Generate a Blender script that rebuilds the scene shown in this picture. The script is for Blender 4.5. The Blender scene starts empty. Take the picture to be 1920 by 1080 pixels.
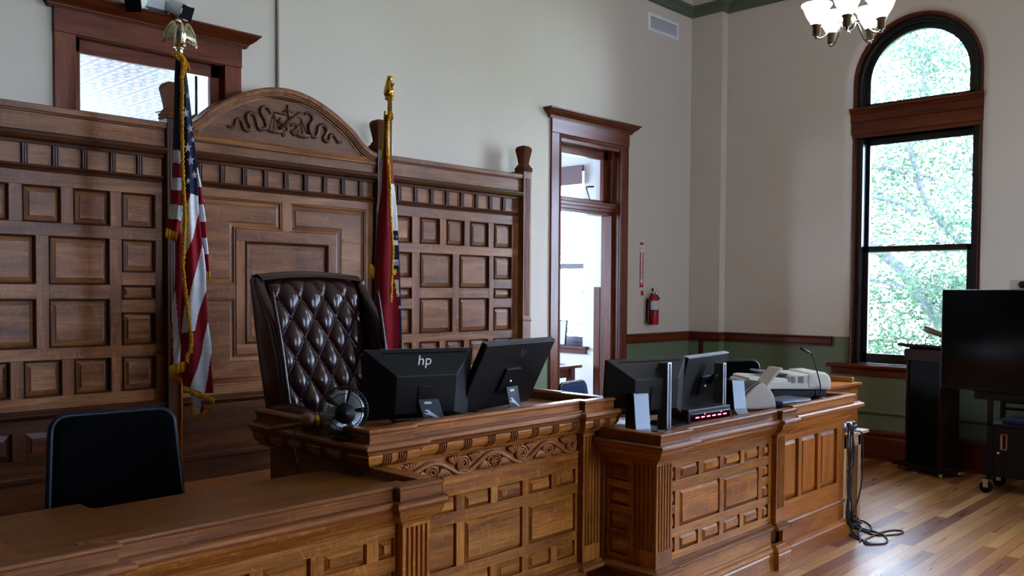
import bpy, math, random
from mathutils import Vector, Matrix
R_ = random.Random(7)
PI = math.pi
scn = bpy.context.scene
COL = scn.collection
V = Vector
EX, EY, EZ = V((1, 0, 0)), V((0, 1, 0)), V((0, 0, 1))

# ------------------------------------------------------------------ camera
FPX, YAW, PIT, ROL, CY, CAMH = 1660.4, math.radians(46.302), math.radians(-1.6545), math.radians(.3613), 592.8, 1.7
FW = V((math.sin(YAW) * math.cos(PIT), math.cos(YAW) * math.cos(PIT), math.sin(PIT)))
_rt = V((math.cos(YAW), -math.sin(YAW), 0)); _up = _rt.cross(FW)
RT = _rt * math.cos(ROL) + _up * math.sin(ROL)
UP = -_rt * math.sin(ROL) + _up * math.cos(ROL)
CAM = V((0, 0, CAMH))
cd = bpy.data.cameras.new('camera'); co = bpy.data.objects.new('camera', cd); COL.objects.link(co)
cd.sensor_fit = 'HORIZONTAL'; cd.sensor_width = 36.0; cd.lens = 36.0 * FPX / 1920
cd.shift_y = (CY - 540) / 1920; cd.clip_start = .05; cd.clip_end = 300
m = Matrix.Identity(4)
for i in range(3):
    m[i][0] = RT[i]; m[i][1] = UP[i]; m[i][2] = -FW[i]; m[i][3] = CAM[i]
co.matrix_world = m
scn.camera = co

def ray(px, py): return FW + RT * ((px - 960) / FPX) - UP * ((py - CY) / FPX)
def at(ax, val, px, py):
    """point of the plane axis=val that the photograph shows at (px,py)"""
    d = ray(px, py); t = (val - CAM[ax]) / d[ax]
    return CAM + d * t
def atd(px, py, dep): return CAM + ray(px, py) * dep

# ------------------------------------------------------------------ objects
ROOTM = {}
def tag(o, label=None, cat=None, group=None, kind=None):
    if label: o['label'] = label
    if cat: o['category'] = cat
    if group: o['group'] = group
    if kind: o['kind'] = kind
    return o
def thing(name, label, cat, loc=(0, 0, 0), rz=0, group=None, kind=None):
    o = bpy.data.objects.new(name, None); COL.objects.link(o)
    o.location = loc; o.rotation_euler = (0, 0, rz); o.empty_display_size = .1
    ROOTM[o] = Matrix.Translation(V(loc)) @ Matrix.Rotation(rz, 4, 'Z')
    return tag(o, label, cat, group, kind)

class MB:
    def __init__(s, M=None):
        s.v = []; s.f = []; s.uv = []; s.mi = []; s.sm = []; s.M = M or Matrix.Identity(4)
    def face(s, ids, grain=None, off=(0, 0), mi=0, smooth=False):
        s.f.append(tuple(ids)); s.mi.append(mi); s.sm.append(smooth)
        g = V(grain) if grain is not None else EZ
        P = [s.v[i] for i in ids]
        n = V((0, 0, 0))
        for i in range(len(P)):
            a, b = P[i], P[(i + 1) % len(P)]
            n += V(((a.y - b.y) * (a.z + b.z), (a.z - b.z) * (a.x + b.x), (a.x - b.x) * (a.y + b.y)))
        if n.length < 1e-12: n = EX.copy()
        n.normalize()
        if abs(n.dot(g)) > .9: w = n.orthogonal().normalized(); g2 = w; w = n.cross(g2)
        else: w = n.cross(g).normalized(); g2 = g
        s.uv.append([(p.dot(g2) + off[0], p.dot(w) + off[1]) for p in P])
    def add(s, pts, faces, grain=None, mi=0, smooth=False, off=None):
        b = len(s.v); s.v += [s.M @ V(p) for p in pts]
        if off is None: off = (R_.uniform(0, 60), R_.uniform(0, 60))
        gr = (s.M.to_3x3() @ V(grain)).normalized() if grain is not None else None
        for f in faces: s.face([b + i for i in f], gr, off, mi, smooth)
        return s
    def box(s, x0, x1, y0, y1, z0, z1, grain=None, mi=0):
        if grain is None:
            d = (abs(x1 - x0), abs(y1 - y0), abs(z1 - z0)); grain = (EX, EY, EZ)[d.index(max(d))]
        p = [(x, y, z) for z in (z0, z1) for y in (y0, y1) for x in (x0, x1)]
        return s.add(p, [(0, 2, 3, 1), (4, 5, 7, 6), (0, 1, 5, 4), (2, 6, 7, 3), (0, 4, 6, 2), (1, 3, 7, 5)], grain, mi)
    def obox(s, o, e1, e2, e3, grain=None, mi=0):
        o, e1, e2, e3 = V(o), V(e1), V(e2), V(e3)
        if grain is None: grain = max((e1, e2, e3), key=lambda q: q.length).normalized()
        p = [o + e1 * a + e2 * b + e3 * c for c in (0, 1) for b in (0, 1) for a in (0, 1)]
        return s.add(p, [(0, 2, 3, 1), (4, 5, 7, 6), (0, 1, 5, 4), (2, 6, 7, 3), (0, 4, 6, 2), (1, 3, 7, 5)], grain, mi)
    def prism(s, poly, frame, h0, h1, grain=None, mi=0):
        o, e1, e2, n = [V(q) for q in frame]; k = len(poly)
        p = [o + e1 * a + e2 * b + n * h for h in (h0, h1) for a, b in poly]
        f = [tuple(range(k))[::-1], tuple(range(k, 2 * k))] + [(i, (i + 1) % k, k + (i + 1) % k, k + i) for i in range(k)]
        return s.add(p, f, grain, mi)
    def sweep(s, path, prof, frame=((0, 0, 0), EX, EY, EZ), closed=False, mi=0, pclosed=True, smooth=False):
        o, e1, e2, n = [V(q) for q in frame]
        N = len(path); K = len(prof)
        def nr(i):
            a, b = path[i % N], path[(i + 1) % N]; t = V((b[0] - a[0], b[1] - a[1])); t.normalize()
            return V((t.y, -t.x))
        off = (R_.uniform(0, 60), R_.uniform(0, 60))
        rows = []
        for i in range(N):
            if closed: n1, n2 = nr(i - 1), nr(i)
            elif i == 0: n1 = n2 = nr(0)
            elif i == N - 1: n1 = n2 = nr(N - 2)
            else: n1, n2 = nr(i - 1), nr(i)
            mm = (n1 + n2) / max(.25, 1 + n1.dot(n2))
            rows.append([o + e1 * (path[i][0] + mm.x * d) + e2 * (path[i][1] + mm.y * d) + n * h for d, h in prof])
        b = len(s.v); s.v += [s.M @ q for r in rows for q in r]
        for i in range(N if closed else N - 1):
            j = (i + 1) % N
            g = e1 * (path[j][0] - path[i][0]) + e2 * (path[j][1] - path[i][1]); g = (s.M.to_3x3() @ g).normalized()
            for k in range(K if pclosed else K - 1):
                l = (k + 1) % K
                s.face((b + i * K + k, b + j * K + k, b + j * K + l, b + i * K + l), g, off, mi, smooth)
        if not closed and pclosed:
            s.face([b + k for k in range(K)][::-1], EX, off, mi); s.face([b + (N - 1) * K + k for k in range(K)], EX, off, mi)
        return s
    def lathe(s, prof, o=(0, 0, 0), ax=EZ, segs=20, mi=0, smooth=True, cap=True):
        ax = V(ax).normalized(); a = ax.orthogonal().normalized(); c = ax.cross(a); o = V(o)
        p = [o + ax * h + (a * math.cos(2 * PI * i / segs) + c * math.sin(2 * PI * i / segs)) * r for r, h in prof for i in range(segs)]
        f = [(k * segs + i, k * segs + (i + 1) % segs, (k + 1) * segs + (i + 1) % segs, (k + 1) * segs + i) for k in range(len(prof) - 1) for i in range(segs)]
        s.add(p, f, ax, mi, smooth)
        if cap:
            b = len(s.v) - len(p)
            for k in (0, len(prof) - 1):
                if prof[k][0] > 1e-4: s.face([b + k * segs + i for i in range(segs)], ax, (0, 0), mi)
        return s
    def tube(s, pts, r, segs=8, mi=0, smooth=True, closed=False):
        P = [V(q) for q in pts]; N = len(P)
        rs = r if isinstance(r, (list, tuple)) else [r] * N
        up = None; ring = []
        for i in range(N):
            t = (P[(i + 1) % N] - P[i - 1]) if closed else (P[min(i + 1, N - 1)] - P[max(i - 1, 0)])
            if t.length < 1e-9: t = EZ.copy()
            t.normalize()
            if up is None: up = t.orthogonal().normalized()
            up = (up - t * up.dot(t))
            if up.length < 1e-6: up = t.orthogonal()
            up.normalize(); w = t.cross(up)
            ring += [P[i] + (up * math.cos(2 * PI * k / segs) + w * math.sin(2 * PI * k / segs)) * rs[i] for k in range(segs)]
        f = []
        for i in range(N if closed else N - 1):
            j = (i + 1) % N
            f += [(i * segs + k, i * segs + (k + 1) % segs, j * segs + (k + 1) % segs, j * segs + k) for k in range(segs)]
        if not closed: f += [tuple(range(segs))[::-1], tuple((N - 1) * segs + k for k in range(segs))]
        return s.add(ring, f, EX, mi, smooth)
    def grid(s, fn, nu, nv, mi=None, smooth=True, grain=None):
        p = [fn(i / nu, j / nv) for j in range(nv + 1) for i in range(nu + 1)]
        b = len(s.v); s.v += [s.M @ V(q) for q in p]; off = (R_.uniform(0, 60), R_.uniform(0, 60))
        for j in range(nv):
            for i in range(nu):
                mm = mi((i + .5) / nu, (j + .5) / nv) if callable(mi) else (mi or 0)
                if mm is None: continue
                k = j * (nu + 1) + i
                s.face((b + k, b + k + 1, b + k + nu + 2, b + k + nu + 1), grain, off, mm, smooth)
        return s
    def build(s, name, mat, parent=None, bevel=0, sub=0, solid=0, kind=None, label=None, segs=2):
        me = bpy.data.meshes.new(name)
        inv = Matrix.Identity(4)
        q = parent
        while q is not None and q not in ROOTM: q = q.parent
        if q is not None: inv = ROOTM[q].inverted()
        me.from_pydata([tuple(inv @ p) for p in s.v], [], s.f)
        mats = mat if isinstance(mat, (list, tuple)) else [mat]
        for mm in mats: me.materials.append(mm)
        ul = me.uv_layers.new(name='UVMap'); k = 0
        buf = [c for fu in s.uv for u in fu for c in u]
        ul.data.foreach_set('uv', buf)
        me.polygons.foreach_set('material_index', s.mi); me.polygons.foreach_set('use_smooth', s.sm)
        me.update()
        o = bpy.data.objects.new(name, me); COL.objects.link(o)
        if parent is not None: o.parent = parent
        if solid:
            mo = o.modifiers.new('solid', 'SOLIDIFY'); mo.thickness = solid; mo.offset = 0
        if bevel:
            mo = o.modifiers.new('bevel', 'BEVEL'); mo.width = bevel; mo.segments = segs; mo.limit_method = 'ANGLE'; mo.angle_limit = .6
        if sub:
            mo = o.modifiers.new('sub', 'SUBSURF'); mo.levels = sub; mo.render_levels = sub
        if kind: o['kind'] = kind
        if label: o['label'] = label
        return o

def text_mesh(name, body, size, M, mat, parent, shear=0, ext=.0006, align='CENTER', spacing=1, sx=1):
    cu = bpy.data.curves.new(name, 'FONT'); cu.body = body; cu.size = size; cu.shear = shear; cu.extrude = ext
    cu.align_x = align; cu.align_y = 'CENTER'; cu.space_line = spacing; cu.resolution_u = 3
    t = bpy.data.objects.new('tmp', cu); COL.objects.link(t)
    dg = bpy.context.evaluated_depsgraph_get()
    me = bpy.data.meshes.new_from_object(t.evaluated_get(dg))
    bpy.data.objects.remove(t); bpy.data.curves.remove(cu)
    q = parent
    while q is not None and q not in ROOTM: q = q.parent
    inv = ROOTM[q].inverted() if q is not None else Matrix.Identity(4)
    me.transform(inv @ M @ Matrix.Diagonal((sx, 1, 1, 1)))
    me.materials.clear(); me.materials.append(mat)
    o = bpy.data.objects.new(name, me); COL.objects.link(o)
    if parent: o.parent = parent
    return o
def basis(o, e1, e2):
    e1, e2 = V(e1).normalized(), V(e2).normalized(); n = e1.cross(e2)
    M = Matrix.Identity(4)
    for i in range(3): M[i][0] = e1[i]; M[i][1] = e2[i]; M[i][2] = n[i]; M[i][3] = V(o)[i]
    return M
def copy_tree(o, parent=None, label=None):
    c = o.copy(); COL.objects.link(c)
    if parent is not None: c.parent = parent
    if o in ROOTM: ROOTM[c] = ROOTM[o].copy()
    if label: c['label'] = label
    for ch in list(o.children): copy_tree(ch, c)
    return c
def place(o, loc, rz=0):
    o.location = loc; o.rotation_euler = (0, 0, rz); ROOTM[o] = Matrix.Translation(V(loc)) @ Matrix.Rotation(rz, 4, 'Z')

# ------------------------------------------------------------------ materials
def srgb(r, g, b):
    f = lambda c: (c / 255 / 12.92) if c / 255 <= .04045 else ((c / 255 + .055) / 1.055) ** 2.4
    return (f(r), f(g), f(b), 1)
class NT:
    def __init__(s, name):
        s.m = bpy.data.materials.new(name); s.m.use_nodes = True; s.t = s.m.node_tree; s.t.nodes.clear()
        s.out = s.n('ShaderNodeOutputMaterial')
    def n(s, k, **kw):
        q = s.t.nodes.new(k)
        for a, b in kw.items(): setattr(q, a, b)
        return q
    def l(s, a, b): s.t.links.new(a, b)
    def math(s, op, a, b=None):
        q = s.n('ShaderNodeMath', operation=op)
        for i, x in enumerate((a, b)):
            if x is None: continue
            if isinstance(x, (int, float)): q.inputs[i].default_value = x
            else: s.l(x, q.inputs[i])
        return q.outputs[0]
    def ramp(s, fac, stops):
        q = s.n('ShaderNodeValToRGB'); e = q.color_ramp.elements
        e[0].position, e[0].color = stops[0]; e[1].position, e[1].color = stops[-1]
        for p, c in stops[1:-1]:
            w = e.new(p); w.color = c
        s.l(fac, q.inputs[0]); return q.outputs[0]
    def mix(s, fac, a, b, bt='MIX'):
        q = s.n('ShaderNodeMix', data_type='RGBA', blend_type=bt)
        for i, x in ((0, fac), (6, a), (7, b)):
            if isinstance(x, (int, float)): q.inputs[i].default_value = x
            elif isinstance(x, tuple): q.inputs[i].default_value = x
            else: s.l(x, q.inputs[i])
        return q.outputs[2]
    def noise(s, vec, scale=5, detail=4, rough=.5, dist=0):
        q = s.n('ShaderNodeTexNoise'); q.inputs['Scale'].default_value = scale; q.inputs['Detail'].default_value = detail
        q.inputs['Roughness'].default_value = rough; q.inputs['Distortion'].default_value = dist
        if vec is not None: s.l(vec, q.inputs['Vector'])
        return q.outputs[0]
    def mapv(s, vec, sc, loc=(0, 0, 0)):
        q = s.n('ShaderNodeMapping'); q.inputs['Scale'].default_value = sc; q.inputs['Location'].default_value = loc
        s.l(vec, q.inputs['Vector']); return q.outputs[0]
    def bsdf(s, col, rough=.5, metal=0, spec=.5, bump=None, bstr=.2, bdist=.01, coat=0):
        b = s.n('ShaderNodeBsdfPrincipled')
        for k, x in (('Base Color', col), ('Roughness', rough), ('Metallic', metal), ('Specular IOR Level', spec), ('Coat Weight', coat)):
            if isinstance(x, (int, float, tuple)): b.inputs[k].default_value = x
            else: s.l(x, b.inputs[k])
        if bump is not None:
            q = s.n('ShaderNodeBump'); q.inputs['Strength'].default_value = bstr; q.inputs['Distance'].default_value = bdist
            s.l(bump, q.inputs['Height']); s.l(q.outputs[0], b.inputs['Normal'])
        s.l(b.outputs[0], s.out.inputs[0]); return b

def flat(name, col, rough=.5, metal=0, spec=.5, var=.06, vscale=9, bstr=0):
    t = NT(name); tc = t.n('ShaderNodeTexCoord').outputs['Object']
    n = t.noise(tc, vscale, 3)
    c2 = tuple(max(0, x * (1 - var * 2.2)) for x in col[:3]) + (1,); c1 = tuple(min(1, x * (1 + var)) for x in col[:3]) + (1,)
    c = t.ramp(n, [(.3, c2), (.7, c1)])
    t.bsdf(c, rough, metal, spec, n if bstr else None, bstr, .002)
    return t.m
def wood(name, dark, mid, light, rough=.32, fleck=.35, pores=.5, tone=.5, spec=.27, coat=0):
    t = NT(name); uv = t.n('ShaderNodeUVMap').outputs[0]
    big = t.noise(t.mapv(uv, (.9, 7, 1)), 1.0, 3, .5, 1.2)
    fine = t.noise(t.mapv(uv, (5, 150, 1)), 1.0, 4, .6, .4)
    tn = t.noise(t.mapv(uv, (.11, .11, 1)), 1.0, 1, .4)
    fl = t.noise(t.mapv(uv, (22, 9, 1)), 1.0, 3, .6, 1.6)
    c = t.ramp(big, [(.25, dark), (.5, mid), (.78, light)])
    pore = t.ramp(fine, [(.36, (1 - pores,) * 3 + (1,)), (.58, (1, 1, 1, 1))])
    c = t.mix(1.0, c, pore, 'MULTIPLY')
    fk = t.ramp(fl, [(.55, (0, 0, 0, 1)), (.68, (1, 1, 1, 1))])
    c = t.mix(t.math('MULTIPLY', fk, fleck), c, light)
    tr = t.ramp(tn, [(.3, (1 - tone,) * 3 + (1,)), (.7, (1 + tone * .45,) * 3 + (1,))])
    c = t.mix(1.0, c, tr, 'MULTIPLY')
    t.bsdf(c, rough, 0, spec, fine, .12, .002, coat)
    return t.m
def emit(name, col, st):
    t = NT(name); e = t.n('ShaderNodeEmission'); e.inputs[0].default_value = col; e.inputs[1].default_value = st
    t.l(e.outputs[0], t.out.inputs[0]); return t.m

M = {}
M['panel'] = wood('paneling_wood', srgb(92, 51, 27), srgb(140, 84, 47), srgb(182, 122, 75), .36, .3, .4, .22)
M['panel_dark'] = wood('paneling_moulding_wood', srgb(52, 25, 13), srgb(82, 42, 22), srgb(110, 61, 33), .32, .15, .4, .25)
M['oak'] = wood('bench_oak', srgb(122, 65, 23), srgb(182, 108, 42), srgb(220, 148, 70), .33, .4, .5, .35)
M['oak_dark'] = wood('bench_moulding_oak', srgb(108, 56, 26), srgb(158, 92, 46), srgb(192, 124, 70), .3, .3, .5, .35)
M['top'] = wood('desk_top_wood', srgb(88, 46, 16), srgb(128, 72, 26), srgb(150, 94, 40), .36, .1, .35, .2)
M['trim'] = wood('door_trim_wood', srgb(84, 36, 24), srgb(124, 62, 42), srgb(152, 86, 60), .28, .12, .35, .2)
M['trim_red'] = wood('rail_trim_wood', srgb(68, 24, 11), srgb(102, 44, 21), srgb(128, 62, 31), .3, .1, .35, .2)
M['mid_oak'] = wood('plain_oak', srgb(132, 68, 20), srgb(176, 98, 32), srgb(202, 126, 48), .34, .15, .4, .25)
M['pale_wood'] = wood('pale_table_wood', srgb(150, 110, 78), srgb(186, 146, 108), srgb(206, 172, 136), .45, .1, .3, .15)
M['carve'] = wood('carved_oak', srgb(118, 62, 24), srgb(162, 94, 42), srgb(190, 120, 60), .34, .1, .3, .2)
M['carve_panel'] = wood('carved_paneling', srgb(60, 31, 18), srgb(92, 52, 31), srgb(118, 72, 46), .36, .1, .3, .2)

def wall_mat():
    t = NT('two_tone_wall_paint'); g = t.n('ShaderNodeNewGeometry').outputs['Position']
    sp = t.n('ShaderNodeSeparateXYZ'); t.l(g, sp.inputs[0])
    up = t.math('GREATER_THAN', sp.outputs[2], 1.238)
    n = t.noise(g, 1.2, 3); f = t.noise(g, 60, 2)
    beige = t.mix(n, srgb(212, 197, 181), srgb(220, 206, 191))
    green = t.mix(n, srgb(104, 116, 90), srgb(114, 126, 99))
    c = t.mix(up, green, beige)
    t.bsdf(c, .6, 0, .35, f, .05, .003); return t.m
M['wall'] = wall_mat()
M['white'] = flat('white_paint', srgb(235, 236, 238), .6, 0, .3, .02)
M['green_trim'] = flat('green_cornice_paint', srgb(92, 104, 82), .5, 0, .4, .06)
M['black'] = flat('black_plastic', srgb(7, 7, 9), .42, 0, .28, .1)
M['black_matte'] = flat('matt_black', srgb(7, 7, 8), .7, 0, .12, .1)
M['dark_frame'] = flat('dark_window_paint', srgb(20, 18, 18), .4, 0, .4, .1)
M['mon'] = flat('monitor_plastic', srgb(5, 6, 9), .45, 0, .34, .08)
M['mon_plate'] = flat('charcoal_plate', srgb(46, 50, 60), .5, 0, .4, .06)
M['silver'] = flat('brushed_silver', srgb(196, 203, 214), .33, .55, .5, .04)
M['grey_metal'] = flat('grey_metal', srgb(92, 91, 92), .45, .4, .5, .06)
M['chrome'] = flat('chrome', srgb(225, 225, 225), .12, 1, .5, .02)
M['nickel'] = flat('brushed_nickel', srgb(120, 116, 110), .28, 1, .5, .05)
M['brass'] = flat('polished_brass', srgb(212, 164, 62), .16, 1, .5, .08, 40)
M['pewter_gold'] = flat('antique_gold', srgb(214, 208, 176), .2, 1, .5, .15, 60)
M['white_pl'] = flat('white_plastic', srgb(222, 218, 208), .4, 0, .5, .03)
M['beige_pl'] = flat('beige_plastic', srgb(190, 178, 164), .45, 0, .5, .03)
M['navy_pl'] = flat('navy_plastic', srgb(18, 26, 66), .4, 0, .5, .08)
M['leather'] = flat('oxblood_leather', srgb(46, 14, 18), .24, 0, .6, .12, 30, .08)
M['mesh_fab'] = flat('black_mesh_fabric', srgb(5, 5, 7), .9, 0, .04, .15, 120)
M['blue_fab'] = flat('navy_fabric', srgb(14, 34, 74), .85, 0, .2, .08, 60)
M['paper'] = flat('paper', srgb(228, 228, 230), .7, 0, .2, .05, 30)
M['red_enamel'] = flat('red_enamel', srgb(176, 14, 26), .22, 0, .6, .04)
M['red_sign'] = flat('red_sign_vinyl', srgb(178, 18, 34), .4, 0, .4, .03)
M['lbl_yellow'] = flat('yellow_label', srgb(226, 208, 60), .5, 0, .3, .04)
M['blue_pl'] = flat('blue_handle', srgb(24, 54, 110), .35, 0, .5, .05)
M['red_cl'] = flat('red_cloth', srgb(150, 14, 34), .7, 0, .25, .08, 40, .05)
M['white_cl'] = flat('white_cloth', srgb(240, 238, 242), .7, 0, .25, .05, 40, .05)
M['navy_cl'] = flat('navy_cloth', srgb(12, 18, 52), .7, 0, .25, .08, 40, .05)
M['gold_cl'] = flat('gold_fringe', srgb(240, 168, 20), .6, 0, .3, .18, 90, .1)
M['brown_seal'] = flat('brown_seal_print', srgb(78, 48, 28), .7, 0, .2, .1)
M['gavel'] = flat('gavel_wood', srgb(112, 54, 28), .2, 0, .6, .12, 50)
M['cable'] = flat('black_cable', srgb(8, 8, 9), .45, 0, .4, .1)
M['ink'] = flat('dark_ink', srgb(40, 44, 52), .6, 0, .2, .05)
M['logo'] = flat('white_reflection_logo', srgb(250, 250, 252), .3, 0, .8, .01)  # white paint stands in for the bright reflection in the emblem
M['screen'] = flat('black_screen', srgb(4, 4, 6), .14, 0, .3, .1)
M['bark'] = flat('bark', srgb(104, 100, 110), .9, 0, .1, .2, 14, .2)
M['ground'] = flat('lawn', srgb(120, 150, 80), .9, 0, .1, .2, 2)
M['led'] = emit('red_led', (1, .03, .05, 1), 6)
M['tin'] = None

def glass_mat():
    t = NT('window_glass'); tr = t.n('ShaderNodeBsdfTransparent'); gl = t.n('ShaderNodeBsdfGlossy'); gl.inputs['Roughness'].default_value = .02
    fr = t.n('ShaderNodeFresnel'); fr.inputs[0].default_value = 1.25
    mx = t.n('ShaderNodeMixShader'); t.l(fr.outputs[0], mx.inputs[0]); t.l(tr.outputs[0], mx.inputs[1]); t.l(gl.outputs[0], mx.inputs[2])
    t.l(mx.outputs[0], t.out.inputs[0]); return t.m
M['glass'] = glass_mat()
def floor_mat():
    t = NT('strip_wood_floor'); tc = t.n('ShaderNodeTexCoord').outputs['Object']
    sp = t.n('ShaderNodeSeparateXYZ'); t.l(tc, sp.inputs[0])
    W = .085
    ry = t.math('DIVIDE', sp.outputs[1], W); row = t.math('FLOOR', ry)
    wn = t.n('ShaderNodeTexWhiteNoise', noise_dimensions='1D'); t.l(row, wn.inputs['W'])
    xo = t.math('ADD', sp.outputs[0], t.math('MULTIPLY', wn.outputs[0], 7.0))
    cx = t.math('DIVIDE', xo, 1.3); colm = t.math('FLOOR', cx)
    cb = t.n('ShaderNodeCombineXYZ'); t.l(row, cb.inputs[0]); t.l(colm, cb.inputs[1])
    w2 = t.n('ShaderNodeTexWhiteNoise', noise_dimensions='2D'); t.l(cb.outputs[0], w2.inputs['Vector'])
    base = t.ramp(w2.outputs[0], [(0, srgb(194, 142, 86)), (.25, srgb(178, 120, 68)), (.5, srgb(208, 158, 102)), (.66, srgb(150, 88, 48)), (.82, srgb(118, 60, 32)), (1, srgb(186, 132, 78))])
    cb2 = t.n('ShaderNodeCombineXYZ'); t.l(t.math('MULTIPLY', xo, 1.6), cb2.inputs[0]); t.l(t.math('MULTIPLY', sp.outputs[1], 46), cb2.inputs[1]); t.l(t.math('MULTIPLY', w2.outputs[0], 30), cb2.inputs[2])
    gr = t.noise(cb2.outputs[0], 1, 4, .6, .8)
    c = t.mix(1.0, base, t.ramp(gr, [(.3, (.72, .68, .64, 1)), (.62, (1.08, 1.08, 1.08, 1))]), 'MULTIPLY')
    fy = t.math('FRACT', ry); ey = t.math('MINIMUM', fy, t.math('SUBTRACT', 1.0, fy))
    fx = t.math('FRACT', cx); ex = t.math('MULTIPLY', t.math('MINIMUM', fx, t.math('SUBTRACT', 1.0, fx)), 1.7 / W)
    gap = t.math('GREATER_THAN', t.math('MINIMUM', ey, ex), .018)
    c = t.mix(gap, srgb(70, 40, 24), c)
    t.bsdf(c, t.ramp(gr, [(.3, (.26,) * 3 + (1,)), (.7, (.36,) * 3 + (1,))]), 0, .32, t.math('ADD', gap, t.math('MULTIPLY', gr, .12)), .12, .003)
    return t.m
M['floor'] = floor_mat()
def tin_mat():
    t = NT('pressed_tin_ceiling'); tc = t.n('ShaderNodeTexCoord').outputs['Object']
    sp = t.n('ShaderNodeSeparateXYZ'); t.l(tc, sp.inputs[0])
    def per(o, k):
        f = t.math('FRACT', t.math('DIVIDE', o, k)); return t.math('ABSOLUTE', t.math('SUBTRACT', f, .5))
    a, b = per(sp.outputs[0], .3), per(sp.outputs[1], .3)
    d = t.math('MAXIMUM', a, b)
    band = t.math('MULTIPLY', t.math('GREATER_THAN', d, .3), t.math('LESS_THAN', d, .42))
    cross = t.math('LESS_THAN', t.math('MINIMUM', a, b), .06)
    h = t.math('MULTIPLY', t.math('SUBTRACT', 1.0, cross), band)
    h2 = t.math('ADD', h, t.math('LESS_THAN', d, .1))
    c = t.mix(h2, srgb(140, 145, 158), srgb(214, 216, 222))
    t.bsdf(c, .5, 0, .4, h2, .5, .02); return t.m
M['tin'] = tin_mat()
def shade_mat():
    t = NT('lit_frosted_glass'); e = t.n('ShaderNodeEmission'); e.inputs[0].default_value = (1, .93, .82, 1); e.inputs[1].default_value = 2.6
    d = t.n('ShaderNodeBsdfTranslucent'); d.inputs[0].default_value = (.9, .9, .9, 1)
    ad = t.n('ShaderNodeAddShader'); t.l(e.outputs[0], ad.inputs[0]); t.l(d.outputs[0], ad.inputs[1]); t.l(ad.outputs[0], t.out.inputs[0]); return t.m
M['shade'] = shade_mat()
def leaf_mat():
    t = NT('leaf'); oi = t.n('ShaderNodeNewGeometry').outputs['Random Per Island']
    c = t.ramp(oi, [(0, srgb(58, 78, 70)), (.5, srgb(74, 96, 80)), (1, srgb(100, 118, 86))])
    d = t.n('ShaderNodeBsdfDiffuse'); tl = t.n('ShaderNodeBsdfTranslucent'); t.l(c, d.inputs[0]); t.l(c, tl.inputs[0])
    mx = t.n('ShaderNodeMixShader'); mx.inputs[0].default_value = .5; t.l(d.outputs[0], mx.inputs[1]); t.l(tl.outputs[0], mx.inputs[2]); t.l(mx.outputs[0], t.out.inputs[0]); return t.m
M['leaf'] = leaf_mat()

M['walnut'] = wood('dark_walnut', srgb(34, 18, 14), srgb(52, 28, 21), srgb(66, 38, 28), .7, .1, .35, .2, .12)
M['dark_wall'] = flat('low_bounce_wall', srgb(70, 52, 42), .6)  # for the unseen left wall, made dark to lower bounced fill light

M['finial'] = wood('finial_wood', srgb(70, 36, 20), srgb(104, 58, 32), srgb(130, 78, 46), .75, .1, .35, .2, .06)

M['face_silver'] = flat('satin_silver_face', srgb(150, 158, 172), .42, .3, .4, .04)

M['carve_tymp'] = wood('tympanum_shade_wood', srgb(78, 43, 25), srgb(116, 69, 42), srgb(146, 94, 60), .4, .35, .4, .2)  # darker wood colour stands in for the shade of a recess
# ================================================================== THE ROOM
XB, YA, HC = 9.1, 5.704, 5.75
XL, YF = -4.2, -6.0
def struct(name, mb, mat, parent=None, **k):
    o = mb.build(name, mat, parent, **k)
    if parent is None: o['kind'] = 'structure'
    return o
mb = MB(); mb.box(XL, XB + .5, YF, YA + .25, -.2, 0); struct('floor', mb, M['floor'])
mb = MB(); mb.box(XL - .2, XB + .4, YF - .2, YA + .1, HC, HC + .2); struct('ceiling', mb, M['white'])
mb = MB(); mb.box(XL - .2, XL, YF, YA + .1, 0, HC); struct('wall_left', mb, M['dark_wall'])
FILL_WIN = [(4.0, 4.9)]  # unseen front window, added and placed to give fill light
mb = MB(); xs = [XL - .2] + [q for w in FILL_WIN for q in w] + [XB + .4]
for i in range(0, len(xs), 2): mb.box(xs[i], xs[i + 1], YF - .2, YF, 0, HC)
for a, b_ in FILL_WIN: mb.box(a, b_, YF - .2, YF, 0, .95); mb.box(a, b_, YF - .2, YF, 4.5, HC)
struct('wall_front', mb, M['wall'])
for i, (a, b_) in enumerate(FILL_WIN):
    w_ = thing('window_%d' % (6 + i), None, None, ((a + b_) / 2, YF, .95), kind='structure')
    mb = MB(); y = YF - .12
    for x0, x1, z0, z1 in ((a, b_, .95, 1.03), (a, b_, 2.68, 2.75), (a, b_, 4.42, 4.5), (a, a + .06, .95, 4.5), (b_ - .06, b_, .95, 4.5)): mb.box(x0, x1, y, y + .05, z0, z1)
    s_ = mb.build('sash', M['dark_frame'], w_); mb = MB(); mb.box(a + .04, b_ - .04, y + .02, y + .025, 1.0, 4.45); mb.build('pane', M['glass'], s_)
    mb = MB(); mb.box(a - .1, b_ + .1, YF - .1, YF + .06, .91, .95); mb.build('window_sill', M['trim_red'], w_)

# back wall with the doorway and the high interior window
DX0, DX1, DZ1 = 6.605, 7.628, 3.24
WX0, WX1, WZ0, WZ1 = 2.02, 3.12, 2.55, 3.24
mb = MB(); Y0, Y1 = YA, YA + .22
for x0, x1, z0, z1 in ((XL, WX0, 0, HC), (WX0, WX1, 0, WZ0), (WX0, WX1, WZ1, HC), (WX1, DX0, 0, HC), (DX0, DX1, DZ1, HC), (DX1, XB + .4, 0, HC)):
    mb.box(x0, x1, Y0, Y1, z0, z1)
struct('wall_back', mb, M['wall'])

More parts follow.
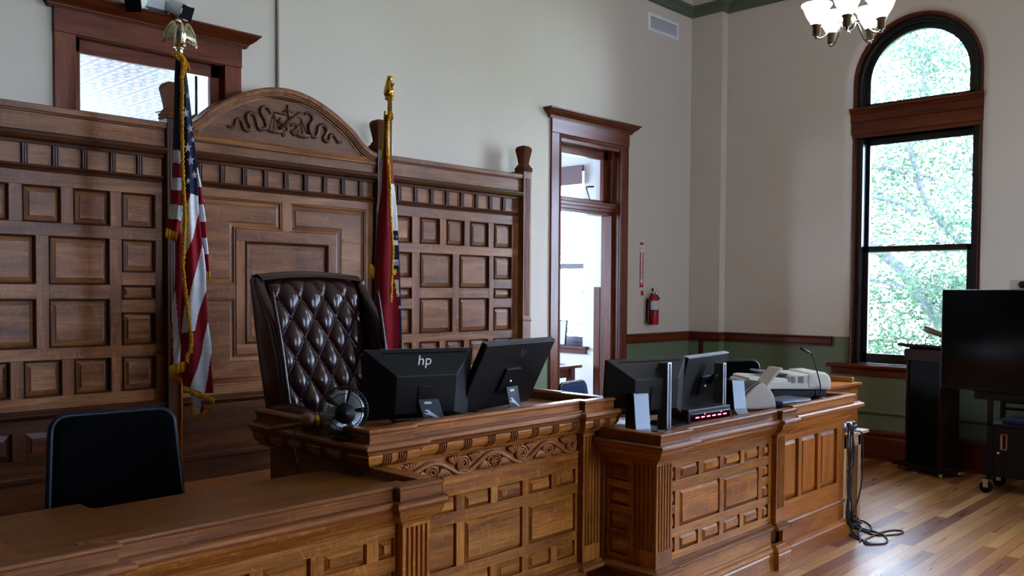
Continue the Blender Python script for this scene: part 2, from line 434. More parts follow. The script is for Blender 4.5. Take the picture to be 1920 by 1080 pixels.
# right wall with arched window openings and rounded plaster reveals
WINS = [(2.535, 3.925), (-1.0, .39), (-4.6, -3.21)]
SILL, SPR = .93, 3.86
mb = MB()
def arch_pts(c, hw, r, n=28): return [(c + r * math.cos(PI * i / n), SPR + r * math.sin(PI * i / n)) for i in range(n + 1)]
edges = sorted(WINS)
ys = [YF - .05] + [e for w in edges for e in w] + [YA + .1]
for i in range(0, len(ys), 2): mb.add([(XB, ys[i], 0), (XB, ys[i + 1], 0), (XB, ys[i + 1], HC), (XB, ys[i], HC)], [(0, 1, 2, 3)])
rv = .075
for y0, y1 in WINS:
    c, hw = (y0 + y1) / 2, (y1 - y0) / 2
    mb.add([(XB, y0, 0), (XB, y1, 0), (XB, y1, SILL - .02), (XB, y0, SILL - .02)], [(0, 1, 2, 3)])
    ap = arch_pts(c, hw, hw)
    for (a, za), (b, zb) in zip(ap, ap[1:]):
        mb.add([(XB, a, za), (XB, b, zb), (XB, b, HC), (XB, a, HC)], [(0, 1, 2, 3)])
    path = [(y1, SILL - .02)] + ap + [(y0, SILL - .02)]
    # bullnose: quarter circle from the wall face into the opening
    prof = [(-rv * math.sin(t), rv * (1 - math.cos(t))) for t in [PI / 2 * k / 6 for k in range(7)]] + [(-rv, .4)]
    mb.sweep(path, prof, ((XB, 0, 0), EY, EZ, EX), pclosed=False, smooth=True)
ww = struct('wall_right', mb, M['wall'])

# corner chase on the right wall, chair rail, green cornice, base board
mb = MB(); mb.box(XB - .12, XB + .05, 5.3, YA + .05, 0, HC); struct('trim_1', mb, M['wall'])
def rail_prof(z): return [(0, z), (.032, z), (.038, z - .012), (.03, z - .026), (.03, z - .075), (.022, z - .085), (.022, z - .102), (0, z - .102)]
rp = [(-d, h) for d, h in rail_prof(1.236)]
mb = MB(); mb.sweep([(XB, 4.01), (XB, 5.3), (XB - .12, 5.3), (XB - .12, YA), (7.74, YA)], rp); struct('trim_2', mb, M['trim_red'])
gp = [(0, 4.885), (-.03, 4.885), (-.055, 4.92), (-.06, 4.96), (-.075, 4.965), (-.075, 5.0), (0, 5.0)]
mb = MB(); mb.sweep([(XB, YF), (XB, 5.3), (XB - .12, 5.3), (XB - .12, YA), (XL, YA)], gp); struct('trim_3', mb, M['green_trim'])
bp = [(0, 0), (-.03, 0), (-.03, .22), (-.022, .235), (-.026, .27), (-.015, .295), (0, .3)]
bp2 = [(-.0, 0), (-.048, 0), (-.045, .018), (-.03, .026), (0, .026)]
mb = MB(); mb.sweep([(XB, YF), (XB, 5.3), (XB - .12, 5.3), (XB - .12, YA), (7.78, YA)], bp); mb.sweep([(XB, YF), (XB, 5.3), (XB - .12, 5.3), (XB - .12, YA), (7.78, YA)], bp2); struct('baseboard_right', mb, M['trim_red'])
mb = MB(); mb.tube([(XB - .02, YF + .3, .475), (XB - .02, 3.95, .475)], .011, 8); struct('trim_4', mb, M['green_trim'])
mb = MB(); mb.box(XB - .123, XB - .119, 5.5, 5.56, .3, 1.135); struct('trim_5', mb, M['trim_red'])

# ------------------------------------------------------------------ arched windows
def arched_window(idx, y0, y1):
    c = (y0 + y1) / 2; o = thing('window_%d' % idx, None, None, (XB, c, 0), kind='structure')
    a0, a1 = y0 + rv, y1 - rv; r0 = (a1 - a0) / 2
    FY = ((0, 0, 0), EY, EZ, EX)
    def arch(r, z0, n=30): return [(c + r, z0)] + [(c + r * math.cos(PI * i / n), SPR + r * math.sin(PI * i / n)) for i in range(n + 1)] + [(c - r, z0)]
    def ring(path, w, x0, x1):   # inward by w, between two depths
        return path, [(0, x0), (-w, x0), (-w, x1), (0, x1)]
    mb = MB(); p, q = ring(arch(r0, SILL), .032, XB + .07, XB + .16); mb.sweep(p, q, FY)
    mb.sweep(arch(r0 - .0, SILL), [(0, XB + .052), (-.02, XB + .05), (-.032, XB + .07), (0, XB + .07)], FY); mb.build('casing', M['trim_red'], o)
    r1 = r0 - .03
    mb = MB(); p, q = ring(arch(r1, SILL), .06, XB + .1, XB + .3); mb.sweep(p, q, FY)
    mb.sweep(arch(r1 - .02, 3.6), [(0, XB + .085), (-.018, XB + .08), (-.03, XB + .1), (0, XB + .12)], FY, smooth=False)
    mb.build('jamb', M['dark_frame'], o)
    r2 = r1 - .06
    mb = MB(); p, q = ring(arch(r2, 3.6), .055, XB + .14, XB + .19); mb.sweep(p, q, FY); mb.box(XB + .14, XB + .19, c - r2, c + r2, 3.58, 3.655)
    mb.build('arch_sash', M['dark_frame'], o)
    def sash(name, z0, z1, x, top, bot, sw):
        mb = MB(); mb.box(x, x + .045, c - r2, c + r2, z1 - top, z1); mb.box(x, x + .045, c - r2, c + r2, z0, z0 + bot)
        mb.box(x, x + .045, c - r2, c - r2 + sw, z0, z1); mb.box(x, x + .045, c + r2 - sw, c + r2, z0, z1)
        s = mb.build(name, M['dark_frame'], o, bevel=.004)
        mb = MB(); mb.box(x + .02, x + .025, c - r2 + sw - .01, c + r2 - sw + .01, z0 + bot - .01, z1 - top + .01); mb.build('pane', M['glass'], s)
        return s
    sash('upper_sash', 2.12, 3.31, XB + .2, .075, .055, .035)
    sash('lower_sash', .97, 2.185, XB + .15, .06, .1, .055)
    mb = MB(); P = arch(r2 - .045, 3.65)[1:-1]
    mb.prism([(c + r2 - .045, 3.645)] + P + [(c - r2 + .045, 3.645)], FY, XB + .165, XB + .17); mb.build('pane', M['glass'], o)
    # transom bar, two fascias with a cap moulding
    mb = MB(); w = r0 + .012
    pr = [(XB + .3, 3.30), (XB + .045, 3.30), (XB + .045, 3.335), (XB + .03, 3.34), (XB + .03, 3.455), (XB + .015, 3.465), (XB + .015, 3.535), (XB + .0, 3.55), (XB - .008, 3.575), (XB - .03, 3.58), (XB - .03, 3.6), (XB + .3, 3.6)]
    mb.prism([(x, z) for x, z in pr], ((0, 0, 0), EX, EZ, EY), c - w, c + w, EY)
    mb.build('transom_bar', M['trim_red'], o)
    mb = MB(); mb.box(XB + .05, XB + .36, c - r0 + .0, c + r0 - .0, 3.3, 3.6); mb.build('mullion', M['dark_frame'], o)
    mb = MB()
    mb.prism([(XB + .4, .925), (XB - .05, .925), (XB - .06, .935), (XB - .06, .952), (XB - .05, .96), (XB + .4, .975)], ((0, 0, 0), EX, EZ, EY), c - r0 - .2, c + r0 + .2, EY)
    mb.prism([(XB - .0, .925), (XB - .032, .925), (XB - .02, .905), (XB - .02, .85), (XB - .0, .845)], ((0, 0, 0), EX, EZ, EY), c - r0 - .16, c + r0 + .16, EY)
    mb.build('window_sill', M['trim_red'], o)
    mb = MB()
    for sy in (-.22, .22): mb.box(XB + .135, XB + .15, c + sy - .03, c + sy + .03, 2.186, 2.2); 
    mb.build('sash_lock', M['chrome'], o)
    return o
for i, (a, b) in enumerate(WINS): arched_window(i + 1, a, b)

# ------------------------------------------------------------------ doorway with transom light (office beyond)
d = thing('door_1', None, None, ((DX0 + DX1) / 2, YA, 0), kind='structure')
def casing(o, x0, x1, z0, zt, w, head, crown, mat, legs=True, overh=.0):
    mb = MB(); y = YA
    for a, b in ((x0 - w, x0), (x1, x1 + w)):
        mb.prism([(a, y - .022), (b, y - .022), (b, y), (a, y)], ((0, 0, 0), EX, EY, EZ), z0, zt, EZ)
    mb.build('casing', mat, o, bevel=.004)
    mb = MB(); mb.box(x0 - w - .002, x1 + w + .002, y - .028, y, zt, zt + head, EX)
    mb.build('head_board', mat, o, bevel=.003)
    mb = MB(); zc = zt + head
    pr = [(0, zc - .02), (.036, zc - .02), (.036, zc - .012), (.042, zc - .008), (.045, zc + .002), (.058, zc + .012), (.085, zc + .035), (.1, zc + .055), (.108, zc + .058), (.108, zc + .07), (0, zc + .07)]
    mb.sweep([(x0 - w, y), (x0 - w, y - .001), (x1 + w, y - .001), (x1 + w, y)], pr)
    mb.build('crown_moulding', M['trim_red'] if crown else mat, o)
casing(d, DX0, DX1, 0, 3.24, .115, .155, True, M['trim'])
mb = MB()
mb.box(DX0 - .0, DX0 + .03, YA - .01, YA + .23, 0, 3.235, EZ); mb.box(DX1 - .03, DX1, YA - .01, YA + .23, 0, 3.235, EZ); mb.box(DX0, DX1, YA - .01, YA + .23, 3.17, 3.235, EX)
mb.box(DX1 - .075, DX1 - .03, YA + .06, YA + .14, 0, 3.17, EZ); mb.box(DX0 + .03, DX0 + .05, YA + .06, YA + .14, 0, 3.17, EZ)
mb.sweep([(DX0, 0), (DX0, 3.235), (DX1, 3.235), (DX1, 0)], [(0, -.012), (.0, -.026), (.02, -.03), (.03, -.022), (.03, -.0)], ((0, YA, 0), EX, EZ, EY))
mb.build('jamb', M['trim'], d)
mb = MB(); y0 = YA + .12
mb.box(DX0 + .03, DX1 - .03, y0, y0 + .05, 3.09, 3.17, EX); mb.box(DX0 + .03, DX1 - .03, y0, y0 + .05, 2.61, 2.66, EX)
mb.box(DX0 + .03, DX0 + .08, y0, y0 + .05, 2.61, 3.17, EZ); mb.box(DX1 - .14, DX1 - .03, y0, y0 + .05, 2.61, 3.17, EZ)
ts = mb.build('transom_sash', M['trim'], d, bevel=.004)
mb = MB(); mb.box(DX0 + .06, DX1 - .12, y0 + .02, y0 + .026, 2.64, 3.12); mb.build('pane', M['glass'], ts)
mb = MB(); pr = [(0, 2.5), (.02, 2.5), (.022, 2.53), (.04, 2.535), (.042, 2.565), (.058, 2.57), (.06, 2.6), (.075, 2.605), (.075, 2.62), (0, 2.62)]
mb.prism([(YA + .1 - q, z) for q, z in pr] + [(YA + .2, 2.62), (YA + .2, 2.5)], ((0, 0, 0), EY, EZ, EX), DX0 + .03, DX1 - .035, EX)
mb.build('transom_bar', M['trim'], d)

# high interior window behind the paneling
w4 = thing('window_4', None, None, ((WX0 + WX1) / 2, YA, WZ0), kind='structure')
casing(w4, WX0 + .07, WX1 - .05, WZ0 - .12, 3.24, .125, .16, True, M['trim'])
mb = MB(); mb.sweep([(WX0 + .055, WZ0 - .1), (WX0 + .055, 3.235), (WX1 - .05, 3.235), (WX1 - .05, WZ0 - .1)], [(-.0, -.012), (-.03, -.02), (-.034, .0), (-.045, .02), (-.045, .2), (0, .2)], ((0, YA, 0), EX, EZ, EY))
mb.box(WX0, WX1, YA + .0, YA + .2, WZ0 - .1, WZ0 - .0); mb.build('jamb', M['trim'], w4)
mb = MB(); yy = YA + .05; gx0, gx1, gz0, gz1 = 2.14, 3.0, 2.62, 3.155
mb.box(WX0, WX1, yy, yy + .04, gz1, WZ1 + .02, EX); mb.box(WX0, WX1, yy, yy + .04, WZ0 - .02, gz0, EX); mb.box(WX0, gx0, yy, yy + .04, WZ0, WZ1, EZ); mb.box(gx1, WX1, yy, yy + .04, WZ0, WZ1, EZ)
sh = mb.build('sash', M['trim'], w4, bevel=.004)
mb = MB(); mb.box(gx0 - .01, gx1 + .01, yy + .018, yy + .024, gz0 - .01, gz1 + .01); mb.build('pane', M['glass'], sh)

# ------------------------------------------------------------------ the office beyond the back wall
OY0, OY1, OZ = YA + .22, 13.0, 4.0
mb = MB(); mb.box(XL, 11.0, OY0, OY1, -.2, 0); struct('floor_office', mb, M['floor'])
mb = MB(); mb.box(XL, 11.0, OY0, OY1, OZ, OZ + .1); struct('ceiling_office', mb, M['tin'])
mb = MB(); mb.box(XL - .2, XL, OY0, OY1, 0, OZ); struct('wall_office_left', mb, M['white'])
mb = MB()
added_ow = [(-2.4, -.8), (2.6, 4.4), (6.2, 7.6)]  # unseen window openings, added to brighten the office
xs = [XL] + [q for w in added_ow for q in w] + [9.6]
for i in range(0, len(xs), 2): mb.box(xs[i], xs[i + 1], OY1, OY1 + .2, 0, OZ)
for a, b in added_ow: mb.box(a, b, OY1, OY1 + .2, 0, .9); mb.box(a, b, OY1, OY1 + .2, 3.5, OZ)
struct('wall_office_back', mb, M['white'])
mb = MB(); mb.sweep([(XL, OY1), (9.4, OY1)], [(0, OZ), (.12, OZ), (.1, OZ - .05), (.05, OZ - .1), (.04, OZ - .16), (0, OZ - .18)]); struct('trim_6', mb, M['white'])
# outer wall of the office with its sash window (on the line of the right wall)
PX, oy0, oy1, oz0, oz1 = 9.1, 7.40, 8.5, .97, 3.36
mb = MB()
for a, b, c_, e in ((6.8, oy0, 0, OZ), (oy0, oy1, 0, oz0), (oy0, oy1, oz1, OZ), (oy1, OY1, 0, OZ)): mb.box(PX, PX + .4, a, b, c_, e)
mb.box(8.6, PX + .4, OY0, 6.8, 0, OZ)
struct('wall_office_right', mb, M['white'])
mb = MB(); mb.box(8.585, 8.62, 6.72, 6.815, 0, 1.75, EZ); struct('trim_9', mb, M['trim_red'], bevel=.004)
w5 = thing('window_5', None, None, (PX, 7.95, oz0), kind='structure')
mb = MB()
mb.box(PX + .1, PX + .16, oy0, oy1, 1.02, 1.09); mb.box(PX + .1, PX + .16, oy0, oy1, 2.0, 2.07); mb.box(PX + .1, PX + .16, oy0, oy0 + .05, oz0, oz1); mb.box(PX + .1, PX + .16, oy1 - .05, oy1, oz0, oz1); mb.box(PX + .1, PX + .16, oy0, oy1, oz1 - .06, oz1)
mb.box(PX + .1, PX + .2, oy0, oy1, oz0, 1.02)
s5 = mb.build('sash', flat('grey_sash_paint', srgb(96, 92, 104), .5), w5, bevel=.004)
mb = MB(); mb.box(PX + .13, PX + .135, oy0 + .04, oy1 - .04, 1.05, oz1 - .03); mb.build('pane', M['glass'], s5)
mb = MB(); mb.box(PX - .06, PX + .1, oy0 - .1, oy1 + .1, .93, .97, EY); mb.box(PX - .03, PX, oy0 - .07, oy1 + .07, .87, .93, EY); mb.build('window_sill', M['trim_red'], w5, bevel=.005)

# raised platforms behind the desks
mb = MB(); mb.box(2.15, 3.78, 3.0, 5.45, 0, .45); struct('trim_7', mb, M['oak_dark'], bevel=.006)
mb = MB(); mb.box(.3, 2.14, 2.75, 5.5, 0, .16); struct('trim_8', mb, M['oak_dark'], bevel=.006)

# ================================================================== JUDGE'S PANELING
pan = thing('wall_paneling', 'tall carved wooden paneling with raised panels and an arched pediment behind the leather chair', 'paneling', (3.45, 5.55, 0))
PY = 5.55
FP = lambda y: ((0, y, 0), EX, EZ, -EY)      # frames facing the room: e1=x, e2=z, n=-y
def boards(mb, reg, ops, y0, y1, hz=True):
    """stiles and rails filling reg except the openings (guillotine cuts)"""
    x0, x1, z0, z1 = reg
    ops = [o for o in ops if o[0] < x1 - 1e-6 and o[1] > x0 + 1e-6 and o[2] < z1 - 1e-6 and o[3] > z0 + 1e-6]
    if not ops:
        mb.box(x0, x1, y0, y1, z0, z1, EX if (x1 - x0) > (z1 - z0) else EZ); return
    if len(ops) == 1:
        o = ops[0]
        if all(abs(a - b) < 1e-6 for a, b in zip(o, reg)): return
    for horiz in ((True, False) if hz else (False, True)):
        i0, i1 = (2, 3) if horiz else (0, 1); lo, hi = (z0, z1) if horiz else (x0, x1)
        iv = sorted((max(o[i0], lo), min(o[i1], hi)) for o in ops); mer = []
        for a, b in iv:
            if mer and a <= mer[-1][1] + 1e-6: mer[-1][1] = max(mer[-1][1], b)
            else: mer.append([a, b])
        if len(mer) > 1 or mer[0][0] > lo + 1e-6 or mer[-1][1] < hi - 1e-6:
            cur = lo
            for a, b in mer + [[hi, hi]]:
                if a > cur + 1e-6:
                    r = (x0, x1, cur, a) if horiz else (cur, a, z0, z1)
                    mb.box(r[0], r[1], y0, y1, r[2], r[3], EX if (r[1] - r[0]) > (r[3] - r[2]) * .8 else EZ)
                if b > a: boards(mb, (x0, x1, a, b) if horiz else (a, b, z0, z1), ops, y0, y1, not horiz)
                cur = b
            return
def raised(o, op, y, ins, mat, ring=None, rm=None, dep=.018, rise=.012, grain=None):
    """a raised panel with bevelled edge inside an opening of the frame whose face is at y"""
    x0, x1, z0, z1 = op; g = .004
    mb = MB(); yb, yt = y + dep, y + dep - rise
    a = [(x0 + g, yb, z0 + g), (x1 - g, yb, z0 + g), (x1 - g, yb, z1 - g), (x0 + g, yb, z1 - g)]
    i = min(ins, (x1 - x0) * .36, (z1 - z0) * .36)
    b = [(x0 + i, yt + .004, z0 + i), (x1 - i, yt + .004, z0 + i), (x1 - i, yt + .004, z1 - i), (x0 + i, yt + .004, z1 - i)]
    c = [(p[0], yt, p[2]) for p in b]
    G = grain or (EX if (x1 - x0) > (z1 - z0) * .75 else EZ)
    mb.add(a + b, [(0, 1, 5, 4), (2, 3, 7, 6)], EX); mb.add(a + b, [(1, 2, 6, 5), (3, 0, 4, 7)], EZ)
    mb.add(b + c, [(0, 1, 5, 4), (1, 2, 6, 5), (2, 3, 7, 6), (3, 0, 4, 7), (4, 5, 6, 7)], G)
    mb.add([(x0 - .01, yb + .006, z0 - .01), (x1 + .01, yb + .006, z0 - .01), (x1 + .01, yb + .006, z1 + .01), (x0 - .01, yb + .006, z1 + .01)], [(0, 1, 2, 3)], G)
    q = mb.build('raised_panel', mat, o)
    return q
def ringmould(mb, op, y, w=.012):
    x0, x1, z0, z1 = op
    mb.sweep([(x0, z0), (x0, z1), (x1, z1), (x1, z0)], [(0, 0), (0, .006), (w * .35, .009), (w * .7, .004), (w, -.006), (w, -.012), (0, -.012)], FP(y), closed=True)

RZ = dict(r1=(2.08, 2.295), r2=(1.72, 2.005), r3=(1.345, 1.635), r4=(1.06, 1.275))
def side_section(x0, x1, sm, lg, inner_narrow, name):
    ops = []
    for c in sm: ops += [c + RZ['r1'], c + RZ['r4']]
    for c in lg: ops += [c + RZ['r2'], c + RZ['r3']]
    for c in inner_narrow:
        ops += [c + RZ['r1'], c + (1.80, 2.005), c + (1.63, 1.72), c + (1.345, 1.55), c + RZ['r4']]
    mb = MB(); boards(mb, (x0, x1, .985, 2.385), ops, PY, PY + .03); mb.build('panel_frame', M['panel'], pan, bevel=.0015)
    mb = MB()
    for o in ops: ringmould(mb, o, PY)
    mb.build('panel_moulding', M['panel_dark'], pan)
    for o in ops: raised(pan, o, PY + .004, .04, M['panel'])
    # dark wainscot below
    low = [(a, b, .7, .86) for a, b in sm + [q for q in inner_narrow]]
    mb = MB(); boards(mb, (x0, x1, .60, .93), low, PY - .01, PY + .02); mb.build('wainscot_frame', M['panel_dark'], pan, bevel=.0015)
    for o in low: raised(pan, o, PY - .006, .04, M['panel_dark'])
    mb = MB(); mb.box(x0, x1, PY - .03, PY + .02, 0, .60, EX); mb.build('wainscot_base', M['panel_dark'], pan)
side_section(.96, 2.575, [(1.46, 1.67), (1.74, 1.95), (2.02, 2.235)], [(1.45, 1.81), (1.88, 2.23)], [(1.16, 1.38), (2.305, 2.515)], 'left')
side_section(4.33, 5.885, [(4.72, 4.93), (5.01, 5.21), (5.285, 5.50)], [(4.72, 5.075), (5.16, 5.51)], [(4.42, 4.63), (5.575, 5.795)], 'right')

# centre section: a square field framed by interlocking L-shaped panels
CX0, CX1 = 2.66, 4.24; cx = 3.465
def Lshape(mx, mz, x_in, x_out, z_in, z_out):
    """L panel in the corner (mx,mz = +-1): outer corner at x_out,z_out"""
    pass
Lx0, Lx1 = 2.845, 4.085 + .0
mb = MB(); D = .03
F = FP(PY + D)
Lo, Li, Ri, Ro = 2.80, 3.075, 3.895, 4.17      # outer / inner edges of the L panels
Tz, Tz2, Mz, M2, Bz2, Bz = 2.315, 2.11, 1.725, 1.635, 1.25, 1.045
G0, G1 = 3.435, 3.50                            # the stile between the upper Ls
mb.box(CX0, CX1, PY, PY + D, Tz, 2.385, EX); mb.box(CX0, CX1, PY, PY + D, .985, Bz, EX)
mb.box(CX0, Lo, PY, PY + D, Bz, Tz, EZ); mb.box(Ro, CX1, PY, PY + D, Bz, Tz, EZ)
mb.box(G0, G1, PY, PY + D, Tz2, Tz, EZ); mb.box(G0, G1, PY, PY + D, Bz, Bz2, EZ)
mb.box(Lo, Li, PY, PY + D, M2, Mz, EX); mb.box(Ri, Ro, PY, PY + D, M2, Mz, EX)
mb.build('panel_frame', M['panel'], pan, bevel=.0015)
CO = (3.145, 3.825, 1.32, 2.03)
mb = MB()
mb.box(Li, Ri, PY - .004, PY + D, CO[3], Tz2, EX); mb.box(Li, Ri, PY - .004, PY + D, Bz2, CO[2], EX); mb.box(Li, CO[0], PY - .004, PY + D, CO[2], CO[3], EZ); mb.box(CO[1], Ri, PY - .004, PY + D, CO[2], CO[3], EZ)
mb.build('center_frame', M['panel'], pan, bevel=.0015)
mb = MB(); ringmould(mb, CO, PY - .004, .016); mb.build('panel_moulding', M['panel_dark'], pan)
raised(pan, CO, PY, .05, M['panel'], grain=EX)
def Lpanel(pts):
    """pts: polygon (x,z), walked clockwise; bevelled edge and flat raised field"""
    mb = MB()
    mb.sweep(pts, [(0, -.003), (-.004, .002), (-.012, 0), (-.016, -.012), (-.045, -.004), (-.046, .003), (-.049, .003)], FP(PY + .004), closed=True, pclosed=False)
    N = len(pts); inner = []
    for i in range(N):
        a, b, c = V(pts[i - 1]), V(pts[i]), V(pts[(i + 1) % N])
        t1 = (b - a).normalized(); t2 = (c - b).normalized(); n1 = V((t1.y, -t1.x)); n2 = V((t2.y, -t2.x)); mm = (n1 + n2) / (1 + n1.dot(n2))
        q = b - mm * .047; inner.append((q.x, PY + .001, q.y))
    g = EX
    mb.add(inner, [tuple(range(N))], g)
    back = [(p[0], PY + .024, p[1]) for p in pts]; mb.add(back, [tuple(range(N))], g)
    mb.build('raised_panel', M['panel'], pan)
cwp = lambda P: P if sum((P[i][0] * P[(i + 1) % len(P)][1] - P[(i + 1) % len(P)][0] * P[i][1]) for i in range(len(P))) > 0 else P[::-1]
Lpanel([(Lo, Tz), (Lo, Mz), (Li, Mz), (Li, Tz2), (G0, Tz2), (G0, Tz)])
Lpanel([(Ro, Tz), (G1, Tz), (G1, Tz2), (Ri, Tz2), (Ri, Mz), (Ro, Mz)])
Lpanel([(Lo, Bz), (G0, Bz), (G0, Bz2), (Li, Bz2), (Li, M2), (Lo, M2)])
Lpanel([(Ro, Bz), (Ro, M2), (Ri, M2), (Ri, Bz2), (G1, Bz2), (G1, Bz)])
mb = MB(); mb.box(CX0, CX1, PY - .03, PY + .02, 0, .93, EX); mb.build('wainscot_base', M['panel_dark'], pan)

# friezes, cornices and dado moulding, section by section
for a, b, top in ((.96, 2.575, True), (CX0, CX1, False), (4.33, 5.885, True)):
    mb = MB()
    P = [(a, PY), (b, PY)]
    mb.sweep(P, [(-.02, 2.375), (.012, 2.375), (.016, 2.383), (.01, 2.39), (.022, 2.4), (.026, 2.412), (-.02, 2.412)])
    mb.build('frieze_moulding', M['panel_dark'], pan); mb = MB()
    mb.sweep(P, [(-.02, 2.53), (.02, 2.53), (.024, 2.545), (.05, 2.555), (.06, 2.575), (.064, 2.59), (.045, 2.6), (-.02, 2.6)])
    mb.build('cornice_moulding', M['panel_dark'], pan); mb = MB()
    mb.sweep(P, [(-.02, .93), (.014, .93), (.03, .945), (.05, .955), (.05, .968), (.03, .974), (.03, .98), (.012, .986), (-.02, .986)])
    mb.build('dado_moulding', M['panel_dark'], pan); mb = MB()
    mb.sweep(P, [(-.02, .575), (.05, .575), (.05, .6), (.04, .61), (.02, .62), (-.02, .62)])
    mb.build('base_moulding', M['panel_dark'], pan)
    mb = MB(); mb.box(a, b, PY + .004, PY + .03, 2.40, 2.54, EX); mb.build('frieze', M['panel'], pan)
    zt = 2.70 if top else 2.66
    mb = MB(); mb.box(a, b, PY - .03, PY + .03, 2.597, zt, EX); mb.build('fascia', M['panel'], pan, bevel=.002)
    if top:
        mb = MB(); mb.sweep(P, [(-.12, 2.70), (.02, 2.70), (.02, 2.706), (.034, 2.709), (.034, 2.714), (.05, 2.718), (.054, 2.748), (.044, 2.754), (-.12, 2.754)]); mb.build('top_rail', M['panel'], pan)
k = 0
for st, n in ((1.092, 9), (2.815, 9), (4.34, 9)):
    for i in range(n):
        x = {1.092: 1.0925, 2.815: 2.814, 4.34: 4.3265}[st] + i * {1.092: .1655, 2.815: .1632, 4.34: .1706}[st]
        if x < .97 or x > 5.86 or (2.55 < x < 2.66) or (4.21 < x < 4.34): continue
        mb = MB()
        for j in range(3): mb.box(x - .019 + j * .0135, x - .019 + j * .0135 + .0095, PY - .014, PY + .01, 2.412, 2.53, EZ)
        mb.box(x - .019, x + .019, PY - .008, PY + .01, 2.412, 2.53, EZ)
        mb.build('frieze_block', M['panel_dark'], pan, bevel=.002)

# posts with carved finials
for x, front in ((.91, 5.49), (2.615, 5.49), (4.285, 5.49), (5.94, 5.49)):
    last = x > 5; hw = .052 if last else .047
    mb = MB(); y1 = YA - .01 if last else PY + .06
    mb.box(x - hw, x + hw, front, y1, .0, 2.785, EZ)
    for j in range(4):
        xx = x - hw + .018 + j * (2 * hw - .036) / 3.6; mb.box(xx, xx + .008, front - .004, front + .002, 1.47, 2.72, EZ)
    mb.sweep([(x - hw, y1), (x - hw, front), (x + hw, front), (x + hw, y1)], [(0, 1.42), (.006, 1.42), (.008, 1.435), (.0, 1.445)])
    post = mb.build('post', M['panel'] if last else M['panel_dark'], pan, bevel=.002)
    mb = MB(); yc = front + hw
    def sq(h, z): return [(x - h, yc - h, z), (x + h, yc - h, z), (x + h, yc + h, z), (x - h, yc + h, z)]
    hs = [(.052, 2.78), (.058, 2.785), (.058, 2.797), (.052, 2.8), (.058, 2.804), (.058, 2.818), (.05, 2.823), (.046, 2.832), (.04, 2.845), (.034, 2.852), (.036, 2.87), (.042, 2.91), (.05, 2.955), (.0535, 2.975), (.0535, 2.985), (.05, 3.0), (.04, 3.012), (.02, 3.02), (.001, 3.022)]
    pts = [p for h, z in hs for p in sq(h, z)]
    mb.add(pts, [(4 * i + j, 4 * i + (j + 1) % 4, 4 * i + 4 + (j + 1) % 4, 4 * i + 4 + j) for i in range(len(hs) - 1) for j in range(4)], EZ)
    mb.build('finial', M['finial'], post)

# the arched pediment
AX0, AX1 = CX0 - .02, CX1 + .02; ac, zb = 3.45, 2.70
def ogee(t):
    """outer line of the arch, t from 0 (left) to 1"""
    u = abs(t - .5) * 2; x = ac + (t - .5) * (AX1 - AX0)
    if u < .74: z = 2.66 + .455 * (math.cos(u * PI / 2 * .93) ** .98)
    else:
        s = (u - .74) / .26; za = 2.66 + .455 * (math.cos(.74 * PI / 2 * .93) ** .98); z = za + (2.755 - za) * (1 - (1 - s) ** 2.1)
    return (x, z)
arc = [ogee(i / 48) for i in range(49)]
mb = MB(); poly = [(AX0, 2.655)] + [(x, z - .03) for x, z in arc] + [(AX1, 2.655)]
mb.prism(poly[::-1], FP(0), -(PY + .03), -(PY - .012), EX); mb.build('pediment_board', M['panel'], pan)
mb = MB(); mb.sweep(arc, [(0, -.06), (0, .05), (.012, .056), (.034, .056), (.038, .046), (.046, .046), (.05, .036), (.058, .036), (.062, .02), (.075, .018), (.078, -.06)], FP(PY), smooth=False)
mb.build('arch_moulding', M['panel'], pan)
def inner(t):
    x = ac + (t - .5) * 1.33; u = abs(t - .5) * 2
    return (x, 2.722 + .325 * math.sqrt(max(0, 1 - u ** 2.15)))
ins = [inner(i / 40) for i in range(41)]
mb = MB(); mb.sweep(ins, [(-.012, -.01), (-.006, .018), (0.004, .022), (.012, .016), (.014, -.01)], FP(PY)); mb.build('tympanum_moulding', M['panel_dark'], pan)
mb = MB(); mb.prism(([(ins[-1][0], 2.718), (ins[0][0], 2.718)] + ins)[::-1], FP(0), -(PY - .008), -(PY - .0128), EX); mb.build('tympanum', M['carve_tymp'], pan)
mb = MB(); P = [(CX0, PY), (CX1, PY)]
mb.sweep(P, [(-.02, 2.655), (.03, 2.655), (.03, 2.662), (.045, 2.668), (.045, 2.675), (.035, 2.68), (.03, 2.7), (.022, 2.718), (-.02, 2.722)]); mb.build('pediment_rail', M['panel'], pan)
# carving: two scrolling ribbons, a balance and a sword
mb = MB(); y = PY - .014
T = lambda px, py: V((at(1, PY, px, py).x, y - .004, at(1, PY, px, py).z))
z3 = lambda P: [T(420 + a / 6.353, 160 + b / 6.353) for a, b in P]
def smooth(P, n=6):
    o = []
    for i in range(len(P) - 1):
        p0, p1, p2, p3 = P[max(i - 1, 0)], P[i], P[i + 1], P[min(i + 2, len(P) - 1)]
        for k in range(n):
            t = k / n; o.append(.5 * ((2 * p1) + (p2 - p0) * t + (2 * p0 - 5 * p1 + 4 * p2 - p3) * t * t + (3 * p1 - p0 - 3 * p2 + p3) * t ** 3))
    return o + [P[-1]]
rib1 = [(25, 490), (75, 500), (115, 480), (130, 420), (175, 415), (205, 460), (220, 515), (265, 540), (300, 500), (265, 430), (258, 365), (300, 335), (350, 365), (375, 440), (400, 520), (455, 525), (490, 490), (475, 420), (430, 340), (430, 275), (475, 258), (515, 290), (545, 345)]
